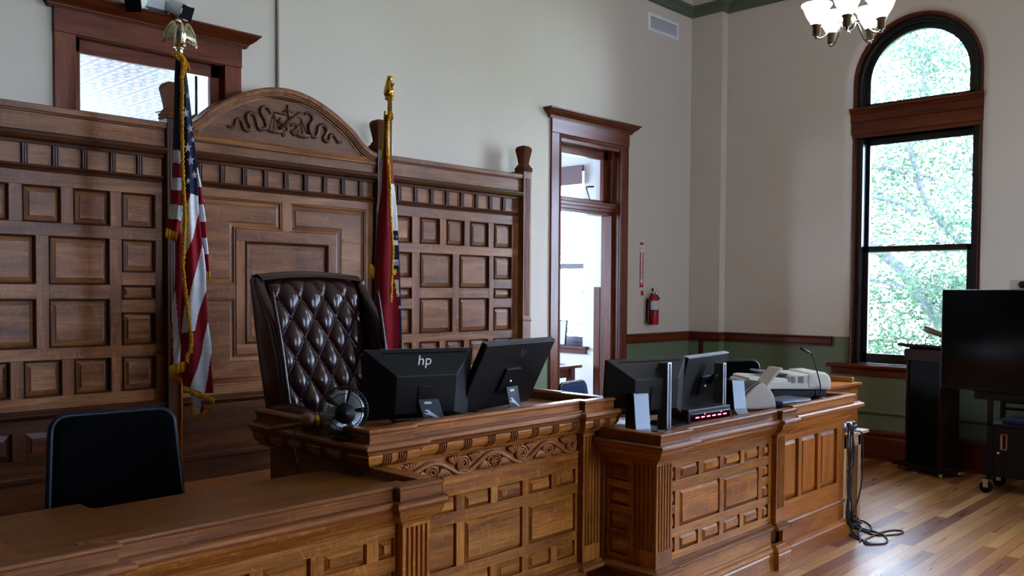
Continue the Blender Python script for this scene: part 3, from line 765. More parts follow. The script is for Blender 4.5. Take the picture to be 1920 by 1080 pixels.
rib2 = [(945, 345), (990, 335), (1030, 370), (1040, 420), (1000, 480), (1010, 570), (1060, 620), (1095, 580), (1110, 500), (1160, 475), (1200, 510), (1205, 570), (1170, 625), (1195, 670), (1235, 660), (1250, 600), (1290, 600), (1320, 640), (1345, 685), (1385, 680)]
for rb in (rib1, rib2):
    S = smooth(z3(rb)); n = len(S); mb = MB(); mb.tube(S, [.0155 * (1 - .45 * abs(2 * i / n - 1) ** 3) for i in range(n)], 8); mb.build('ribbon_carving', M['carve_panel'], pan)
mb = MB()
mb.tube(z3([(575, 325), (900, 395)]), .006, 6); mb.tube(z3([(645, 520), (890, 330)]), [.016, .011], 6); mb.tube(z3([(740, 235), (745, 300), (760, 430)]), [.006, .009, .01], 6)
mb.tube(z3([(690, 320), (740, 290), (800, 325)]), .007, 6)
for cxp, cyp, tx, ty in ((585, 545, 580, 335), (920, 600, 905, 400)):
    for dx in (-60, 0, 60): mb.tube(z3([(tx, ty), (cxp + dx, cyp - 10)]), .0028, 5)
    c = z3([(cxp, cyp)])[0]
    mb.grid(lambda u, v, c=c: c + V((math.cos(2 * PI * u) * .068 * math.sin(v * PI / 2), math.sin(2 * PI * u) * .012 * math.sin(v * PI / 2) - .004, -.03 * math.cos(v * PI / 2) + .008)), 18, 6)
mb.tube(smooth(z3([(640, 520), (690, 560), (735, 540), (730, 500), (690, 480)])), .009, 6); mb.tube(smooth(z3([(660, 400), (640, 440), (690, 450)])), .011, 6)
mb.tube(smooth(z3([(780, 480), (830, 470), (860, 500), (820, 545), (790, 560), (830, 600)])), .011, 6); mb.tube(smooth(z3([(680, 570), (690, 610), (720, 590)])), .007, 6)
mb.build('balance_carving', M['carve_panel'], pan)
mb = MB(); mb.box(.9, 5.9, PY + .026, PY + .05, .5, 2.70, EX); mb.build('back_board', M['panel_dark'], pan)
# ================================================================== THE DESKS
def fluted(o, x0, x1, y, z0, z1, mat, n=5, name='pilaster', side=None):
    """pilaster with half-round flutes; face at y (room side); side: also flute the -x face back to y1"""
    mb = MB()
    def face(T, w):
        pitch = (w - .02) / n; g = pitch * .58; zb = z0 + .1
        prof = []; u = .01 + (pitch - g) / 2
        pts = [(0, 0)]
        for i in range(n):
            a = u + i * pitch; pts.append((a, 0))
            for k in range(1, 6): t = PI * k / 6; pts.append((a + g / 2 - g / 2 * math.cos(t), .012 * math.sin(t)))
            pts.append((a + g, 0))
        pts.append((w, 0)); P = []
        lo, hi = zb, z1 - .02
        for z in (lo, hi): P += [T(a, d, z) for a, d in pts]
        K = len(pts); mb.add(P, [(i, i + 1, K + i + 1, K + i) for i in range(K - 1)], EZ)
        for za, zc in ((z0, lo), (hi, z1)): mb.add([T(0, 0, za), T(w, 0, za), T(w, 0, zc), T(0, 0, zc)], [(0, 1, 2, 3)], EZ)
        for z in (lo, hi):
            mb.add([T(0, .013, z), T(w, .013, z), T(w, 0, z), T(0, 0, z)], [(0, 1, 2, 3)], EZ)
    face(lambda a, d, z: (x0 + a, y + d, z), x1 - x0)
    if side: face(lambda a, d, z: (x0 + d, side - a, z), side - y)
    else: mb.add([(x0, y + .06, z0), (x0, y, z0), (x0, y, z1), (x0, y + .06, z1)], [(0, 1, 2, 3)], EZ)
    mb.add([(x1, y + .06, z0), (x1, y, z0), (x1, y, z1), (x1, y + .06, z1)], [(0, 1, 2, 3)], EZ)
    return mb.build(name, mat, o)
def small_panels(o, ops, y, mat, ins=.022): 
    for p in ops: raised(o, p, y + .002, ins, mat, dep=.014, rise=.019)
def frame_field(o, reg, ops, y, mat):
    mb = MB(); boards(mb, reg, ops, y, y + .025); mb.build('panel_frame', mat, o, bevel=.0012)

RIM = [(-.01, .93), (.068, .93), (.068, .968), (.076, .973), (.076, .981), (.071, .985), (.012, .985), (.008, .98), (-.01, .98)]
LEDGE = [(-.02, .93), (.098, .93), (.106, .924), (.107, .913), (.1, .906), (.086, .902), (.08, .893), (-.02, .893)]
COVE = [(-.02, .893), (.078, .893), (.075, .88), (.062, .862), (.045, .847), (.028, .838), (.018, .834), (.014, .824), (.006, .82), (-.02, .82)]
BASE = [(-.02, .235), (.03, .235), (.045, .242), (.05, .252), (.04, .26), (.02, .266), (.01, .275), (-.02, .275)]
BASE2 = [(-.02, .0), (.05, .0), (.05, .09), (.044, .1), (.05, .112), (.036, .125), (.02, .13), (.01, .14), (-.02, .14)]
def mouldings(o, path, lst, mat_of):
    for nm, pr in lst:
        mb = MB(); mb.sweep(path, pr); mb.build(nm, mat_of(nm), o, bevel=.0015)
dk = lambda nm: M['oak_dark'] if nm in ('rim', 'ledge', 'base_moulding', 'cushion_moulding') else M['oak']

# ---------------- right-hand desk (two lengths, the far one plainer)
rd = thing('reporter_desk', 'right-hand paneled oak desk carrying four grey boxes and a white scanner', 'desk', (4.9, 2.8, 0))
PATH = [(3.76, 2.89), (3.76, 2.565), (3.905, 2.565), (3.905, 2.60), (5.05, 2.60), (5.05, 2.565), (5.165, 2.565)]
PATH2 = [(5.165, 2.578), (6.07, 2.578), (6.07, 3.25)]
mouldings(rd, PATH, [('rim', RIM), ('ledge', LEDGE), ('cove_moulding', COVE), ('base_moulding', BASE), ('plinth', BASE2)], dk)
RIM2 = [(-.01, .938), (.05, .938), (.05, .975), (.058, .98), (.058, .99), (.052, .995), (.012, .995), (-.01, .99)]
LEDGE2 = [(-.02, .936), (.09, .936), (.1, .93), (.1, .912), (.07, .9), (.07, .895), (-.02, .893)]
COVE2 = [(-.02, .893), (.066, .893), (.058, .872), (.04, .868), (.036, .85), (.02, .83), (.012, .81), (.004, .805), (-.02, .8)]
B2a = [(-.02, .0), (.035, .0), (.035, .095), (.03, .105), (.012, .12), (-.02, .125)]
B2b = [(-.02, .235), (.008, .235), (.016, .245), (.01, .26), (-.02, .265)]
mouldings(rd, PATH2, [('rim', RIM2), ('ledge', LEDGE2), ('cove_moulding', COVE2), ('base_moulding', B2b), ('plinth', B2a)], lambda n: M['mid_oak'])
fluted(rd, 3.76, 3.905, 2.565, .26, .825, M['oak'], 5, side=2.72)
fluted(rd, 5.05, 5.165, 2.565, .26, .825, M['oak'], 5)
ops = []
for a, b in ((3.91, 3.985), (4.03, 4.215), (4.26, 4.44), (4.485, 4.67), (4.715, 4.89), (4.935, 5.015)): ops += [(a, b, .695, .77), (a, b, .315, .395)]
for a, b in ((3.91, 3.985), (4.935, 5.015)): ops += [(a, b, .567, .645), (a, b, .438, .52)]
ops += [(4.03, 4.44, .443, .642), (4.485, 4.89, .443, .642)]
def grid_frame(o, x0, x1, y, mat, ops):
    zs = [.27, .315, .395, .443, .642, .695, .77, .83]
    mb = MB()
    for a, b in ((.27, .315), (.395, .443), (.642, .695), (.77, .83)): mb.box(x0, x1, y, y + .022, a, b, EX)
    for za, zc in ((.315, .395), (.443, .642), (.695, .77)):
        band = sorted((p[0], p[1]) for p in ops if p[2] < zc - .01 and p[3] > za + .01); cur = x0; seen = []
        mer = []
        for a, b in band:
            if mer and a < mer[-1][1] - 1e-4: mer[-1][1] = max(b, mer[-1][1])
            else: mer.append([a, b])
        for a, b in mer:
            if a > cur + 1e-4: mb.box(cur, a, y, y + .022, za, zc, EZ)
            cur = b
        if cur < x1 - 1e-4: mb.box(cur, x1, y, y + .022, za, zc, EZ)
    for a, b in ((3.91, 3.985), (4.935, 5.015)):
        if x0 - .1 < a < x1: mb.box(a, b, y, y + .022, .52, .567, EX)
    mb.build('panel_frame', mat, o, bevel=.0012)
grid_frame(rd, 3.905, 5.05, 2.60, M['oak'], ops)
small_panels(rd, ops, 2.60, M['oak'])
mb = MB(); mb.box(3.905, 5.05, 2.595, 2.62, .13, .245, EX); mb.build('kick_board', M['oak'], rd)
ops2 = [(5.175, 5.375, .385, .765), (5.42, 5.655, .385, .765), (5.705, 5.955, .385, .765)]
frame_field(rd, (5.165, 6.07, .26, .82), ops2, 2.578, M['mid_oak'])
for p in ops2: raised(rd, p, 2.582, .03, M['mid_oak'], dep=.02, rise=.016, grain=EZ)
mb = MB(); mb.box(5.165, 6.07, 2.575, 2.6, .12, .24, EX); mb.build('kick_board', M['mid_oak'], rd)
sops = [(2.745, 2.865, z, z + .09) for z in (.7, .57, .44, .31)]
mb = MB()
Fm = MB(Matrix(((0, 1, 0, 3.765 - 0), (1, 0, 0, 0), (0, 0, 1, 0), (0, 0, 0, 1))))
boards(Fm, (2.72, 2.89, .26, .83), sops, 0, .022); Fm.build('side_frame', M['oak'], rd, bevel=.0012)
for p in sops:
    mb = MB(); y0, y1, z0, z1 = p; X = 3.777
    a = [(X, y0, z0), (X, y1, z0), (X, y1, z1), (X, y0, z1)]; b = [(X - .014, y0 + .022, z0 + .022), (X - .014, y1 - .022, z0 + .022), (X - .014, y1 - .022, z1 - .022), (X - .014, y0 + .022, z1 - .022)]
    mb.add(a + b, [(0, 1, 5, 4), (1, 2, 6, 5), (2, 3, 7, 6), (3, 0, 4, 7), (4, 5, 6, 7)], EY); mb.build('side_panel', M['oak'], rd)
mb = MB(); mb.prism([(3.72, 2.89), (3.72, 2.54), (6.08, 2.54), (6.08, 3.25), (3.80, 3.25), (3.80, 2.89)][::-1], ((0, 0, 0), EX, EY, EZ), .905, .945, EX); mb.build('desk_top', M['top'], rd)
mb = MB(); mb.box(3.79, 6.05, 2.625, 2.66, .02, .92, EX); mb.box(6.03, 6.06, 2.61, 3.2, .02, .92); mb.box(3.79, 3.81, 2.625, 2.89, .02, .92); mb.box(3.732, 3.80, 2.885, 2.935, .0, .93, EZ); mb.build('carcass', M['oak_dark'], rd)

# ---------------- judge's bench
jb = thing('judge_bench', "raised judge's bench with carved scroll frieze and spaced reeded bands", 'desk', (2.97, 3.2, 0))
JP = [(2.215, 3.72), (2.215, 2.905), (2.35, 2.905), (2.35, 2.94), (3.585, 2.94), (3.585, 2.905), (3.73, 2.905), (3.73, 3.45)]
BRIM = [(-.01, 1.075), (.05, 1.075), (.05, 1.117), (.058, 1.122), (.058, 1.131), (.053, 1.136), (.0, 1.136), (-.004, 1.131), (-.01, 1.131)]
BLEDGE = [(-.02, 1.078), (.09, 1.078), (.097, 1.072), (.098, 1.06), (.09, 1.053), (.082, 1.05), (.076, 1.04), (.072, 1.034), (-.02, 1.034)]
CUSH = [(-.02, 1.034), (.066, 1.034), (.07, 1.025), (.069, 1.012), (.062, .998), (.05, .988), (.034, .982), (-.02, .982)]
BEAD = [(-.02, .984), (.03, .984), (.036, .978), (.03, .971), (.018, .966), (.012, .96), (.006, .956), (-.02, .956)]
mouldings(jb, JP, [('rim', BRIM), ('ledge', BLEDGE), ('cushion_frieze', CUSH), ('bead_moulding', BEAD), ('base_moulding', BASE), ('plinth', BASE2)], dk)
def reed(x, y, nx=0):
    mb = MB()
    for j in range(4):
        xx = x - .021 + j * .0125
        pr = [(-d, h) for d, h in CUSH[1:-1]]
        if nx == 0: P = [V((xx, y - d - .003, h)) for d, h in CUSH[1:-1]]
        else: P = [V((y - d - .003, xx, h)) for d, h in CUSH[1:-1]]
        mb.tube(P, .0042, 6)
    return mb.build('reeded_band', M['oak_dark'], jb)
for x in (2.43, 2.578, 2.73, 2.88, 3.03, 3.18, 3.33, 3.48): reed(x, 2.94)
for x in (2.245, 2.325, 3.61, 3.7): reed(x, 2.905)
for yv in (3.0, 3.15, 3.3, 3.45, 3.6): reed(yv, 2.215, 1)
fluted(jb, 3.585, 3.73, 2.905, .26, .96, M['oak'], 5); fluted(jb, 2.215, 2.35, 2.905, .26, .96, M['oak'], 5)
ops = []
for a, b in ((2.405, 2.50), (2.55, 2.72), (2.77, 2.94), (2.985, 3.16), (3.205, 3.375), (3.42, 3.565)): ops += [(a, b, .69, .765), (a, b, .315, .393)]
ops += [(2.405, 2.72, .443, .645), (2.77, 3.16, .443, .645), (3.205, 3.565, .443, .645)]
grid_frame(jb, 2.35, 3.585, 2.94, M['oak'], ops)
small_panels(jb, ops, 2.94, M['oak'])
mb = MB(); mb.box(2.35, 3.585, 2.94, 2.965, .13, .27, EX); mb.box(2.35, 3.585, 2.938, 2.965, .83, .862, EX); mb.build('top_board', M['oak'], jb)
mb = MB(); mb.box(2.35, 3.585, 2.950, 2.97, .855, .965, EX); mb.build('carved_board', M['carve'], jb)
mb = MB(); mb.box(2.35, 3.585, 2.934, 2.95, .852, .86, EX); mb.build('frieze_fillet', M['oak_dark'], jb)
mb = MB(); mb.box(2.24, 3.71, 2.965, 3.0, .02, 1.05, EX); mb.box(2.225, 2.25, 2.92, 3.70, .02, 1.05, EY); mb.box(3.70, 3.72, 2.92, 3.44, .02, 1.05, EY); mb.build('carcass', M['oak_dark'], jb)
mb = MB(); mb.prism([(2.16, 3.74), (2.16, 2.87), (3.78, 2.87), (3.78, 3.46), (3.1, 3.46), (3.1, 3.6), (2.6, 3.6), (2.6, 3.74)][::-1], ((0, 0, 0), EX, EY, EZ), 1.05, 1.088, EX); mb.build('desk_top', M['top'], jb)
# raised end of the rim on the right, a stub gallery that stops at a rounded end
mb = MB(); mb.prism([(2.905 + .3, 1.07), (3.42, 1.07), (3.42, 1.12), (3.40, 1.14), (3.2, 1.14)], ((0, 0, 0), EY, EZ, EX), 3.735, 3.775, EY); mb.build('side_gallery', M['oak_dark'], jb, bevel=.004)
# carved scroll frieze
mb = MB(); yc = 2.945
def spiral(cx, cz, r, turns, sgn, a0):
    n = int(turns * 14); P = []; 
    for i in range(n + 1):
        t = i / n; a = a0 + sgn * t * turns * 2 * PI; rr = r * (1 - .86 * t); P.append(V((cx + rr * math.cos(a), yc - .004, cz + rr * math.sin(a))))
    mb.tube(P, [.008 * (1 - .35 * i / n) for i in range(n + 1)], 6)
    mb.tube([p + V((0, .003, 0)) for p in P], .003, 5)
    return P[0]
cs = [(2.383, .918), (2.573, .89), (2.765, .922 - .016), (2.957, .892), (3.155, .917 - .012), (3.345, .894), (3.535, .905)]
for i, (x, z) in enumerate(cs):
    if i == 3:
        for rr in (.043, .033): mb.tube([V((x + rr * math.cos(2 * PI * k / 24), yc - .005, z + rr * math.sin(2 * PI * k / 24))) for k in range(24)], .0055 if rr > .04 else .003, 6, closed=True)
        for k in range(8):
            a = 2 * PI * k / 8; mb.tube([V((x + r * math.cos(a), yc - .006, z + r * math.sin(a))) for r in (.006, .016, .026)], [.003, .0062, .003], 6)
        mb.lathe([(.008, 0), (.006, .006), (0, .008)], (x, yc - .006, z), -EY, 10)
    else: spiral(x, z, .042, 2.6, 1 if i % 2 else -1, PI * (.5 if i % 2 else -.5))
for i in range(len(cs) - 1):
    (x0, z0), (x1, z1) = cs[i], cs[i + 1]; up = i % 2
    s = 1 if up else -1
    P = [V((x0 + .0, yc - .004, z0 + s * .043)), V((x0 + .045, yc - .004, z0 + s * .034)), V(((x0 + x1) / 2, yc - .004, (z0 + z1) / 2)), V((x1 - .045, yc - .004, z1 - s * .034)), V((x1, yc - .004, z1 - s * .043))]
    S = smooth(P, 5); mb.tube(S, .0088, 6); mb.tube([p + V((0, .0, .009)) for p in S], .0035, 5)
    for sg in (1, -1):     # leaf fans above and below the vine
        fx = (x0 + x1) / 2 + sg * s * .03; base = V((fx - sg * s * .045 * 0, yc - .003, (z0 + z1) / 2 + sg * .004))
        for k in range(5):
            tx = fx + sg * s * (-.034 + .019 * k); tz = .909 + sg * (.046 - .004 * abs(k - 2))
            tz = min(.953, max(.866, tz))
            b = V((fx + sg * s * .012, yc - .002, .909 + sg * .004)); e = V((tx, yc - .007, tz)); mid = (b + e) / 2 + V((sg * s * -.006, -.004, 0))
            mb.tube(smooth([b, mid, e], 3), [.003, .0048, .006, .0075, .0082, .0086, .006], 6)
mb.build('scroll_carving', M['carve'], jb)

# ---------------- left-hand desk
ld = thing('clerk_desk', 'left-hand oak desk with an empty scratched top in the foreground', 'desk', (1.5, 2.8, 0))
LP = [(.79, 3.15), (.79, 2.565), (.955, 2.565), (.955, 2.60), (2.10, 2.60), (2.10, 2.565), (2.235, 2.565)]
mouldings(ld, LP, [('rim', RIM), ('ledge', LEDGE), ('cove_moulding', COVE), ('base_moulding', BASE), ('plinth', BASE2)], dk)
mb = MB(); mb.box(2.165, 2.235, 2.56, 2.85, .93, .985, EY); mb.build('side_rim', M['oak_dark'], ld, bevel=.003)
fluted(ld, 2.10, 2.235, 2.565, .26, .825, M['oak'], 5); fluted(ld, .79, .955, 2.565, .26, .825, M['oak'], 5)
ops = []
for a, b in ((2.015, 2.09), (1.775, 1.96), (1.535, 1.72), (1.30, 1.485), (1.07, 1.255), (.965, 1.03)): ops += [(a, b, .695, .77), (a, b, .315, .395)]
for a, b in ((2.015, 2.09), (.965, 1.03)): ops += [(a, b, .567, .645), (a, b, .438, .52)]
ops += [(1.535, 1.96, .443, .642), (1.07, 1.485, .443, .642)]
mb = MB()
grid_frame(ld, .955, 2.10, 2.60, M['oak'], ops); mb = MB()
for a, b in ((2.015, 2.09), (.965, 1.03)): mb.box(a, b, 2.6, 2.622, .52, .567, EX)
mb.build('panel_rail', M['oak'], ld, bevel=.0012)
small_panels(ld, ops, 2.60, M['oak'])
mb = MB(); mb.box(.955, 2.10, 2.595, 2.62, .13, .245, EX); mb.build('kick_board', M['oak'], ld)
mb = MB(); mb.prism([(.74, 3.19), (.74, 2.54), (2.235, 2.54), (2.215, 2.86), (2.12, 2.87), (2.12, 3.085), (1.19, 3.085), (1.175, 3.11), (1.175, 3.19)][::-1], ((0, 0, 0), EX, EY, EZ), .925, .952, EX); mb.build('desk_top', M['top'], ld, bevel=.003)
mb = MB(); mb.box(.82, 2.2, 2.625, 2.66, .02, .92, EX); mb.box(.80, .82, 2.61, 3.1, .02, .92); mb.box(2.18, 2.2, 2.62, 2.86, .02, .92); mb.build('carcass', M['oak_dark'], ld)
mb = MB()
for px, py, qx, qy, w in ((40, 994, 140, 980, .004), (92, 997, 152, 976, .002), (100, 978, 112, 977, .008), (136, 978, 152, 976, .007), (60, 972, 90, 970, .003), (215, 962, 300, 948, .004)):
    a, b = at(2, .9525, px, py), at(2, .9525, qx, qy); t = (b - a).normalized(); n = V((-t.y, t.x, 0)) * w / 2
    mb.add([a - n, b - n, b + n, a + n], [(0, 1, 2, 3)], t)
mb.build('scratches', flat('bare_wood_scratch', srgb(150, 116, 84), .6), ld)
# ================================================================== FLAGS
def inpoly(x, y, P):
    c = False; j = len(P) - 1
    for i in range(len(P)):
        if (P[i][1] > y) != (P[j][1] > y) and x < (P[j][0] - P[i][0]) * (y - P[i][1]) / (P[j][1] - P[i][1]) + P[i][0]: c = not c
        j = i
    return c
def edge(P, y):
    if y <= P[0][1]: return P[0][0]
    for (a, b), (c, d_) in zip(P, P[1:]):
        if b <= y <= d_: return a + (c - a) * (y - b) / max(1e-6, d_ - b)
    return P[-1][0]
def sheet(mb, left, right, y0, y1, dep, nv, nu, amp, waves, colour, ph=0, round_=.02):
    """a hanging fold of cloth: left and right outline down the fall, rippling in depth"""
    def fn(u, v):
        y = y0 + (y1 - y0) * v; a, b = edge(left, y), edge(right, y); x = a + (b - a) * u
        d_ = dep + amp * math.sin(waves * 2 * PI * u + ph + 1.3 * v) * min(1, .25 + v * 1.2) + round_ * (2 * u - 1) ** 2
        return atd(x, y, d_)
    def ci(u, v):
        y = y0 + (y1 - y0) * v; a, b = edge(left, y), edge(right, y); return colour(a + (b - a) * u, y)
    mb.grid(fn, nu, nv, ci, True, EZ)
def fringe(mb, pts, w, dep, dirv, n, rnd=.25):
    """short bullion threads along a line of photo points"""
    L = []
    for (a, b), (c, d_) in zip(pts, pts[1:]): L.append(math.hypot(c - a, d_ - b))
    tot = sum(L)
    for k in range(n):
        s = tot * (k + .5) / n; i = 0
        while i < len(L) - 1 and s > L[i]: s -= L[i]; i += 1
        t = s / L[i]; x = pts[i][0] + (pts[i + 1][0] - pts[i][0]) * t; y = pts[i][1] + (pts[i + 1][1] - pts[i][1]) * t
        dx = dirv[0] * w * R_.uniform(1 - rnd, 1 + rnd) + R_.uniform(-.6, .6); dy = dirv[1] * w * R_.uniform(1 - rnd, 1 + rnd) + R_.uniform(-.6, .6)
        dd = dep + R_.uniform(-.006, .006)
        mb.tube([atd(x - dx * .1, y - dy * .1, dd), atd(x + dx * .55, y + dy * .55, dd - .003), atd(x + dx, y + dy, dd)], [.0032, .003, .0022], 5)
def star(mb, px, py, r, dep, sq=.75, rot=0):
    P = []
    for k in range(10):
        a = -PI / 2 + PI * k / 5 + rot; rr = r if k % 2 == 0 else r * .42; P.append(atd(px + rr * sq * math.cos(a), py + rr * math.sin(a), dep))
    c = atd(px, py, dep - .002); mb.add(P + [c], [(i, (i + 1) % 10, 10) for i in range(10)], EZ)

# ---- national flag
DF = 4.92
fb = atd(337, 560, DF); fb.z = .16
fl = thing('flag', 'red, white and blue striped flag with gold fringe, on an eagle-topped pole', 'flag', fb, 0, 'flags on poles behind the bench')
mb = MB(); mb.tube([V((fb.x, fb.y, .2)), V((fb.x, fb.y, 2.86))], .0135, 14); mb.build('pole', M['brass'], fl)
mb = MB(); mb.lathe([(.0, .0), (.15, 0), (.15, .015), (.12, .03), (.05, .06), (.03, .1), (.02, .14), (.02, .2)], (fb.x, fb.y, .161), EZ, 24); mb.build('stand', M['brass'], fl)
top = atd(337, 100, DF)
mb = MB(); mb.lathe([(.012, -.02), (.014, .0), (.02, .006), (.014, .014), (.022, .022), (.024, .03), (.012, .036), (.01, .05)], top, EZ, 18)
def E_(px, py, dd=0): return atd(px, py, DF + dd)
ez = lambda a, b, dd=0: E_(220 + a / 8.306, b / 8.306, dd)
mb.tube([ez(975, 740), ez(970, 640), ez(985, 540, -.01), ez(985, 440, -.015), ez(985, 370, -.02), ez(960, 325, -.03), ez(920, 315, -.045), ez(905, 325, -.055)], [.026, .034, .036, .026, .015, .014, .009, .002], 12)
mb.tube([ez(920, 690), ez(930, 735)], [.016, .02], 8); mb.tube([ez(1010, 700), ez(1020, 735)], [.016, .02], 8)
for sgn, tip, sh, rt in ((-1, (690, 665), (860, 350), (930, 540)), (1, (1240, 745), (1110, 400), (1030, 560))):
    S0, T0, R0 = ez(*sh, .03), ez(*tip, .05), ez(*rt, -.01)
    lead = smooth([R0, (R0 + S0) / 2 + V((0, 0, .02)), S0, ez((sh[0] * .45 + tip[0] * .55) + sgn * 18, sh[1] * .5 + tip[1] * .5, .045), T0], 4)
    mb.tube(lead, [.012] * 4 + [.01] * (len(lead) - 8) + [.005] * 4, 8)
    for k in range(8):
        t = k / 7; a = S0.lerp(R0, t * .9); b = T0.lerp(ez(rt[0] + sgn * 5, rt[1] + 45, 0), t ** .9)
        mb.tube([a, a.lerp(b, .55), b], [.009, .009, .003], 6)
    mb.grid(lambda u, v, a=S0, b=T0, c=R0: a.lerp(b, v).lerp(c.lerp((b + c * 2) / 3, v), u) + V((0, .003, 0)), 4, 6)
eagle = mb.build('eagle_finial', M['pewter_gold'], fl)
CL = [M['navy_cl'], M['white_cl'], M['red_cl']]
mb = MB()
LA = [(329, 112), (327, 148), (326, 226), (325, 281), (324, 305), (323, 332), (322, 350), (319, 386), (315, 415), (312, 430)]
RA = [(341, 112), (342, 200), (343, 300), (343, 360), (342, 400), (334, 440)]
def colA(x, y):
    y2 = y - (x - 318) * .12
    for lim, c in ((280, 0), (304, 1), (331, 2), (355, 1), (382, 2), (410, 1)):
        if y2 < lim: return c
    return 2
sheet(mb, LA, RA, 112, 437, DF - .062, 150, 10, .008, .8, colA, .5, .012)
LC = [(341, 118), (340, 160), (340, 210), (341, 284), (343, 376), (344, 440), (343, 497), (346, 535), (350, 580), (356, 625), (355, 657), (350, 670), (346, 690), (345, 726)]
RC = [(347, 118), (350, 140), (354, 172), (358, 207), (362, 245), (367, 284), (368, 294), (370, 330), (372, 386), (375, 417), (379, 453), (383, 480), (386, 511), (386, 535), (389, 580), (390, 605), (394, 630), (396, 647), (397, 692), (400, 720), (402, 748)]
W1 = [(358, 362), (371, 366), (373, 398), (361, 448), (349, 476), (340, 470), (346, 400)]
R2 = [(373, 395), (376, 417), (380, 460), (373, 487), (362, 528), (354, 562), (340, 580), (340, 490), (349, 473), (361, 447)]
W2 = [(379, 460), (384, 480), (388, 540), (372, 587), (365, 620), (340, 625), (346, 575), (354, 560), (362, 528), (373, 487)]
W3 = [(390, 605), (394, 628), (398, 650), (393, 680), (389, 710), (384, 738), (356, 728), (362, 712), (370, 692), (379, 660), (382, 637)]
def colC(x, y):
    if y < 362 + (x - 355) * .35: return 0
    if inpoly(x, y, W1) or inpoly(x, y, W2) or inpoly(x, y, W3): return 1
    return 2
LC2 = [(341, 118), (340, 284), (343, 376), (344, 440), (343, 497), (346, 535), (340, 560), (338, 600), (338, 700), (345, 726)]
sheet(mb, LC2, RC, 118, 737, DF - .085, 420, 44, .011, 1.6, colC, 0, .03)
# lower left fold
LD = [(331, 437), (329, 500), (327, 545), (324, 575), (322, 610), (321, 640), (318, 685)]
RD = [(343, 437), (346, 500), (350, 545), (352, 600), (352, 640), (350, 690)]
def colD(x, y):
    l = 325 if y > 590 else 327 - (y - 545) * .04; r = 329 + (y - 555) * .115 if y > 590 else 332
    if y < 548: return 2
    return 1 if (edge([(324, 545), (323, 600), (324, 640), (326, 690)], y) < x < edge([(329, 545), (332, 580), (335, 620), (344, 682)], y)) else 2
sheet(mb, LD, RD, 437, 684, DF - .05, 150, 18, .008, .9, colD, 2, .015)
LR = [(368, 314), (370, 345), (372, 386), (375, 417), (379, 453), (383, 480), (388, 512)]
RR = [(370, 314), (377, 345), (381, 381), (386, 410), (387.5, 444), (390.6, 472.6), (393, 510)]
def colR(x, y):
    for lim, c in ((350, 1), (383, 2), (415, 1), (446, 2), (476, 1)):
        if y < lim: return c
    return 2
sheet(mb, LR, RR, 314, 509, DF - .035, 90, 6, .004, .5, colR, 0, .008)
LT = [(356, 735), (359, 745), (362, 760), (367, 778)]; RT_ = [(380, 735), (382, 750), (384, 768), (372, 782)]
sheet(mb, LT, RT_, 735, 779, DF - .02, 14, 8, .003, .5, lambda x, y: 1 if x < 380 - (y - 735) * .12 else 2, 0, .01)
mb.build('cloth', CL, fl, solid=.002)
mb = MB()
for x, y, r in ((348.5, 212, 8.5), (356.5, 241, 7.5), (352, 277, 8.5), (357.5, 301, 8.5), (364.5, 328, 7), (352.5, 339, 5), (352, 179, 5.5), (361.5, 262, 5)): star(mb, x, y, r * 1.25, DF - .125, .72, R_.uniform(-.25, .25))
mb.build('stars', M['white_cl'], fl, label='white stars on the blue canton')
mb = MB()
VB = [(333, 98), (338, 103), (343, 110), (341, 130), (340, 142), (341, 168), (340, 210), (341, 245), (341, 284), (342, 328), (345, 376), (346, 412), (343.5, 460), (342, 497), (346, 535), (350, 570), (355, 610), (359, 637), (356, 657), (350, 665), (350, 678)]
fringe(mb, VB, 5.5, DF - .118, (.75, .65), 330); fringe(mb, VB, 4.5, DF - .112, (-.6, .8), 190)
mb.tube(smooth([atd(x + .5, y, DF - .112) for x, y in VB[2:]], 3), .0075, 6)
fringe(mb, [(328, 100), (338, 99), (346, 108), (352, 118)], 13, DF - .06, (.35, .95), 46); fringe(mb, [(322, 98), (334, 101)], 8, DF - .05, (.1, 1), 14); fringe(mb, [(345, 112), (350, 126), (343, 140)], 9, DF - .1, (-.2, 1), 26)
fringe(mb, [(312, 429), (333, 438)], 15, DF - .065, (-.12, 1), 46, .08); fringe(mb, [(317.5, 687), (337, 682), (355, 677)], 17, DF - .06, (.0, 1), 70, .08)
fringe(mb, [(320, 702), (330, 708), (343, 712)], 9, DF + .0, (.1, 1), 30, .1)
fringe(mb, [(345, 724), (357, 730), (372, 737), (388, 743), (402, 748)], 9.5, DF - .09, (.0, 1), 90, .08)
fringe(mb, [(388, 509), (393.5, 509)], 13, DF - .01, (.02, 1), 16, .1); fringe(mb, [(401, 752), (395, 762), (386, 768), (378, 776), (366, 778)], 12, DF - .02, (-.1, 1), 60, .15); fringe(mb, [(358, 755), (362, 770)], 13, DF - .01, (-.1, 1), 16)
mb.build('fringe', M['gold_cl'], fl, label='gold bullion fringe')

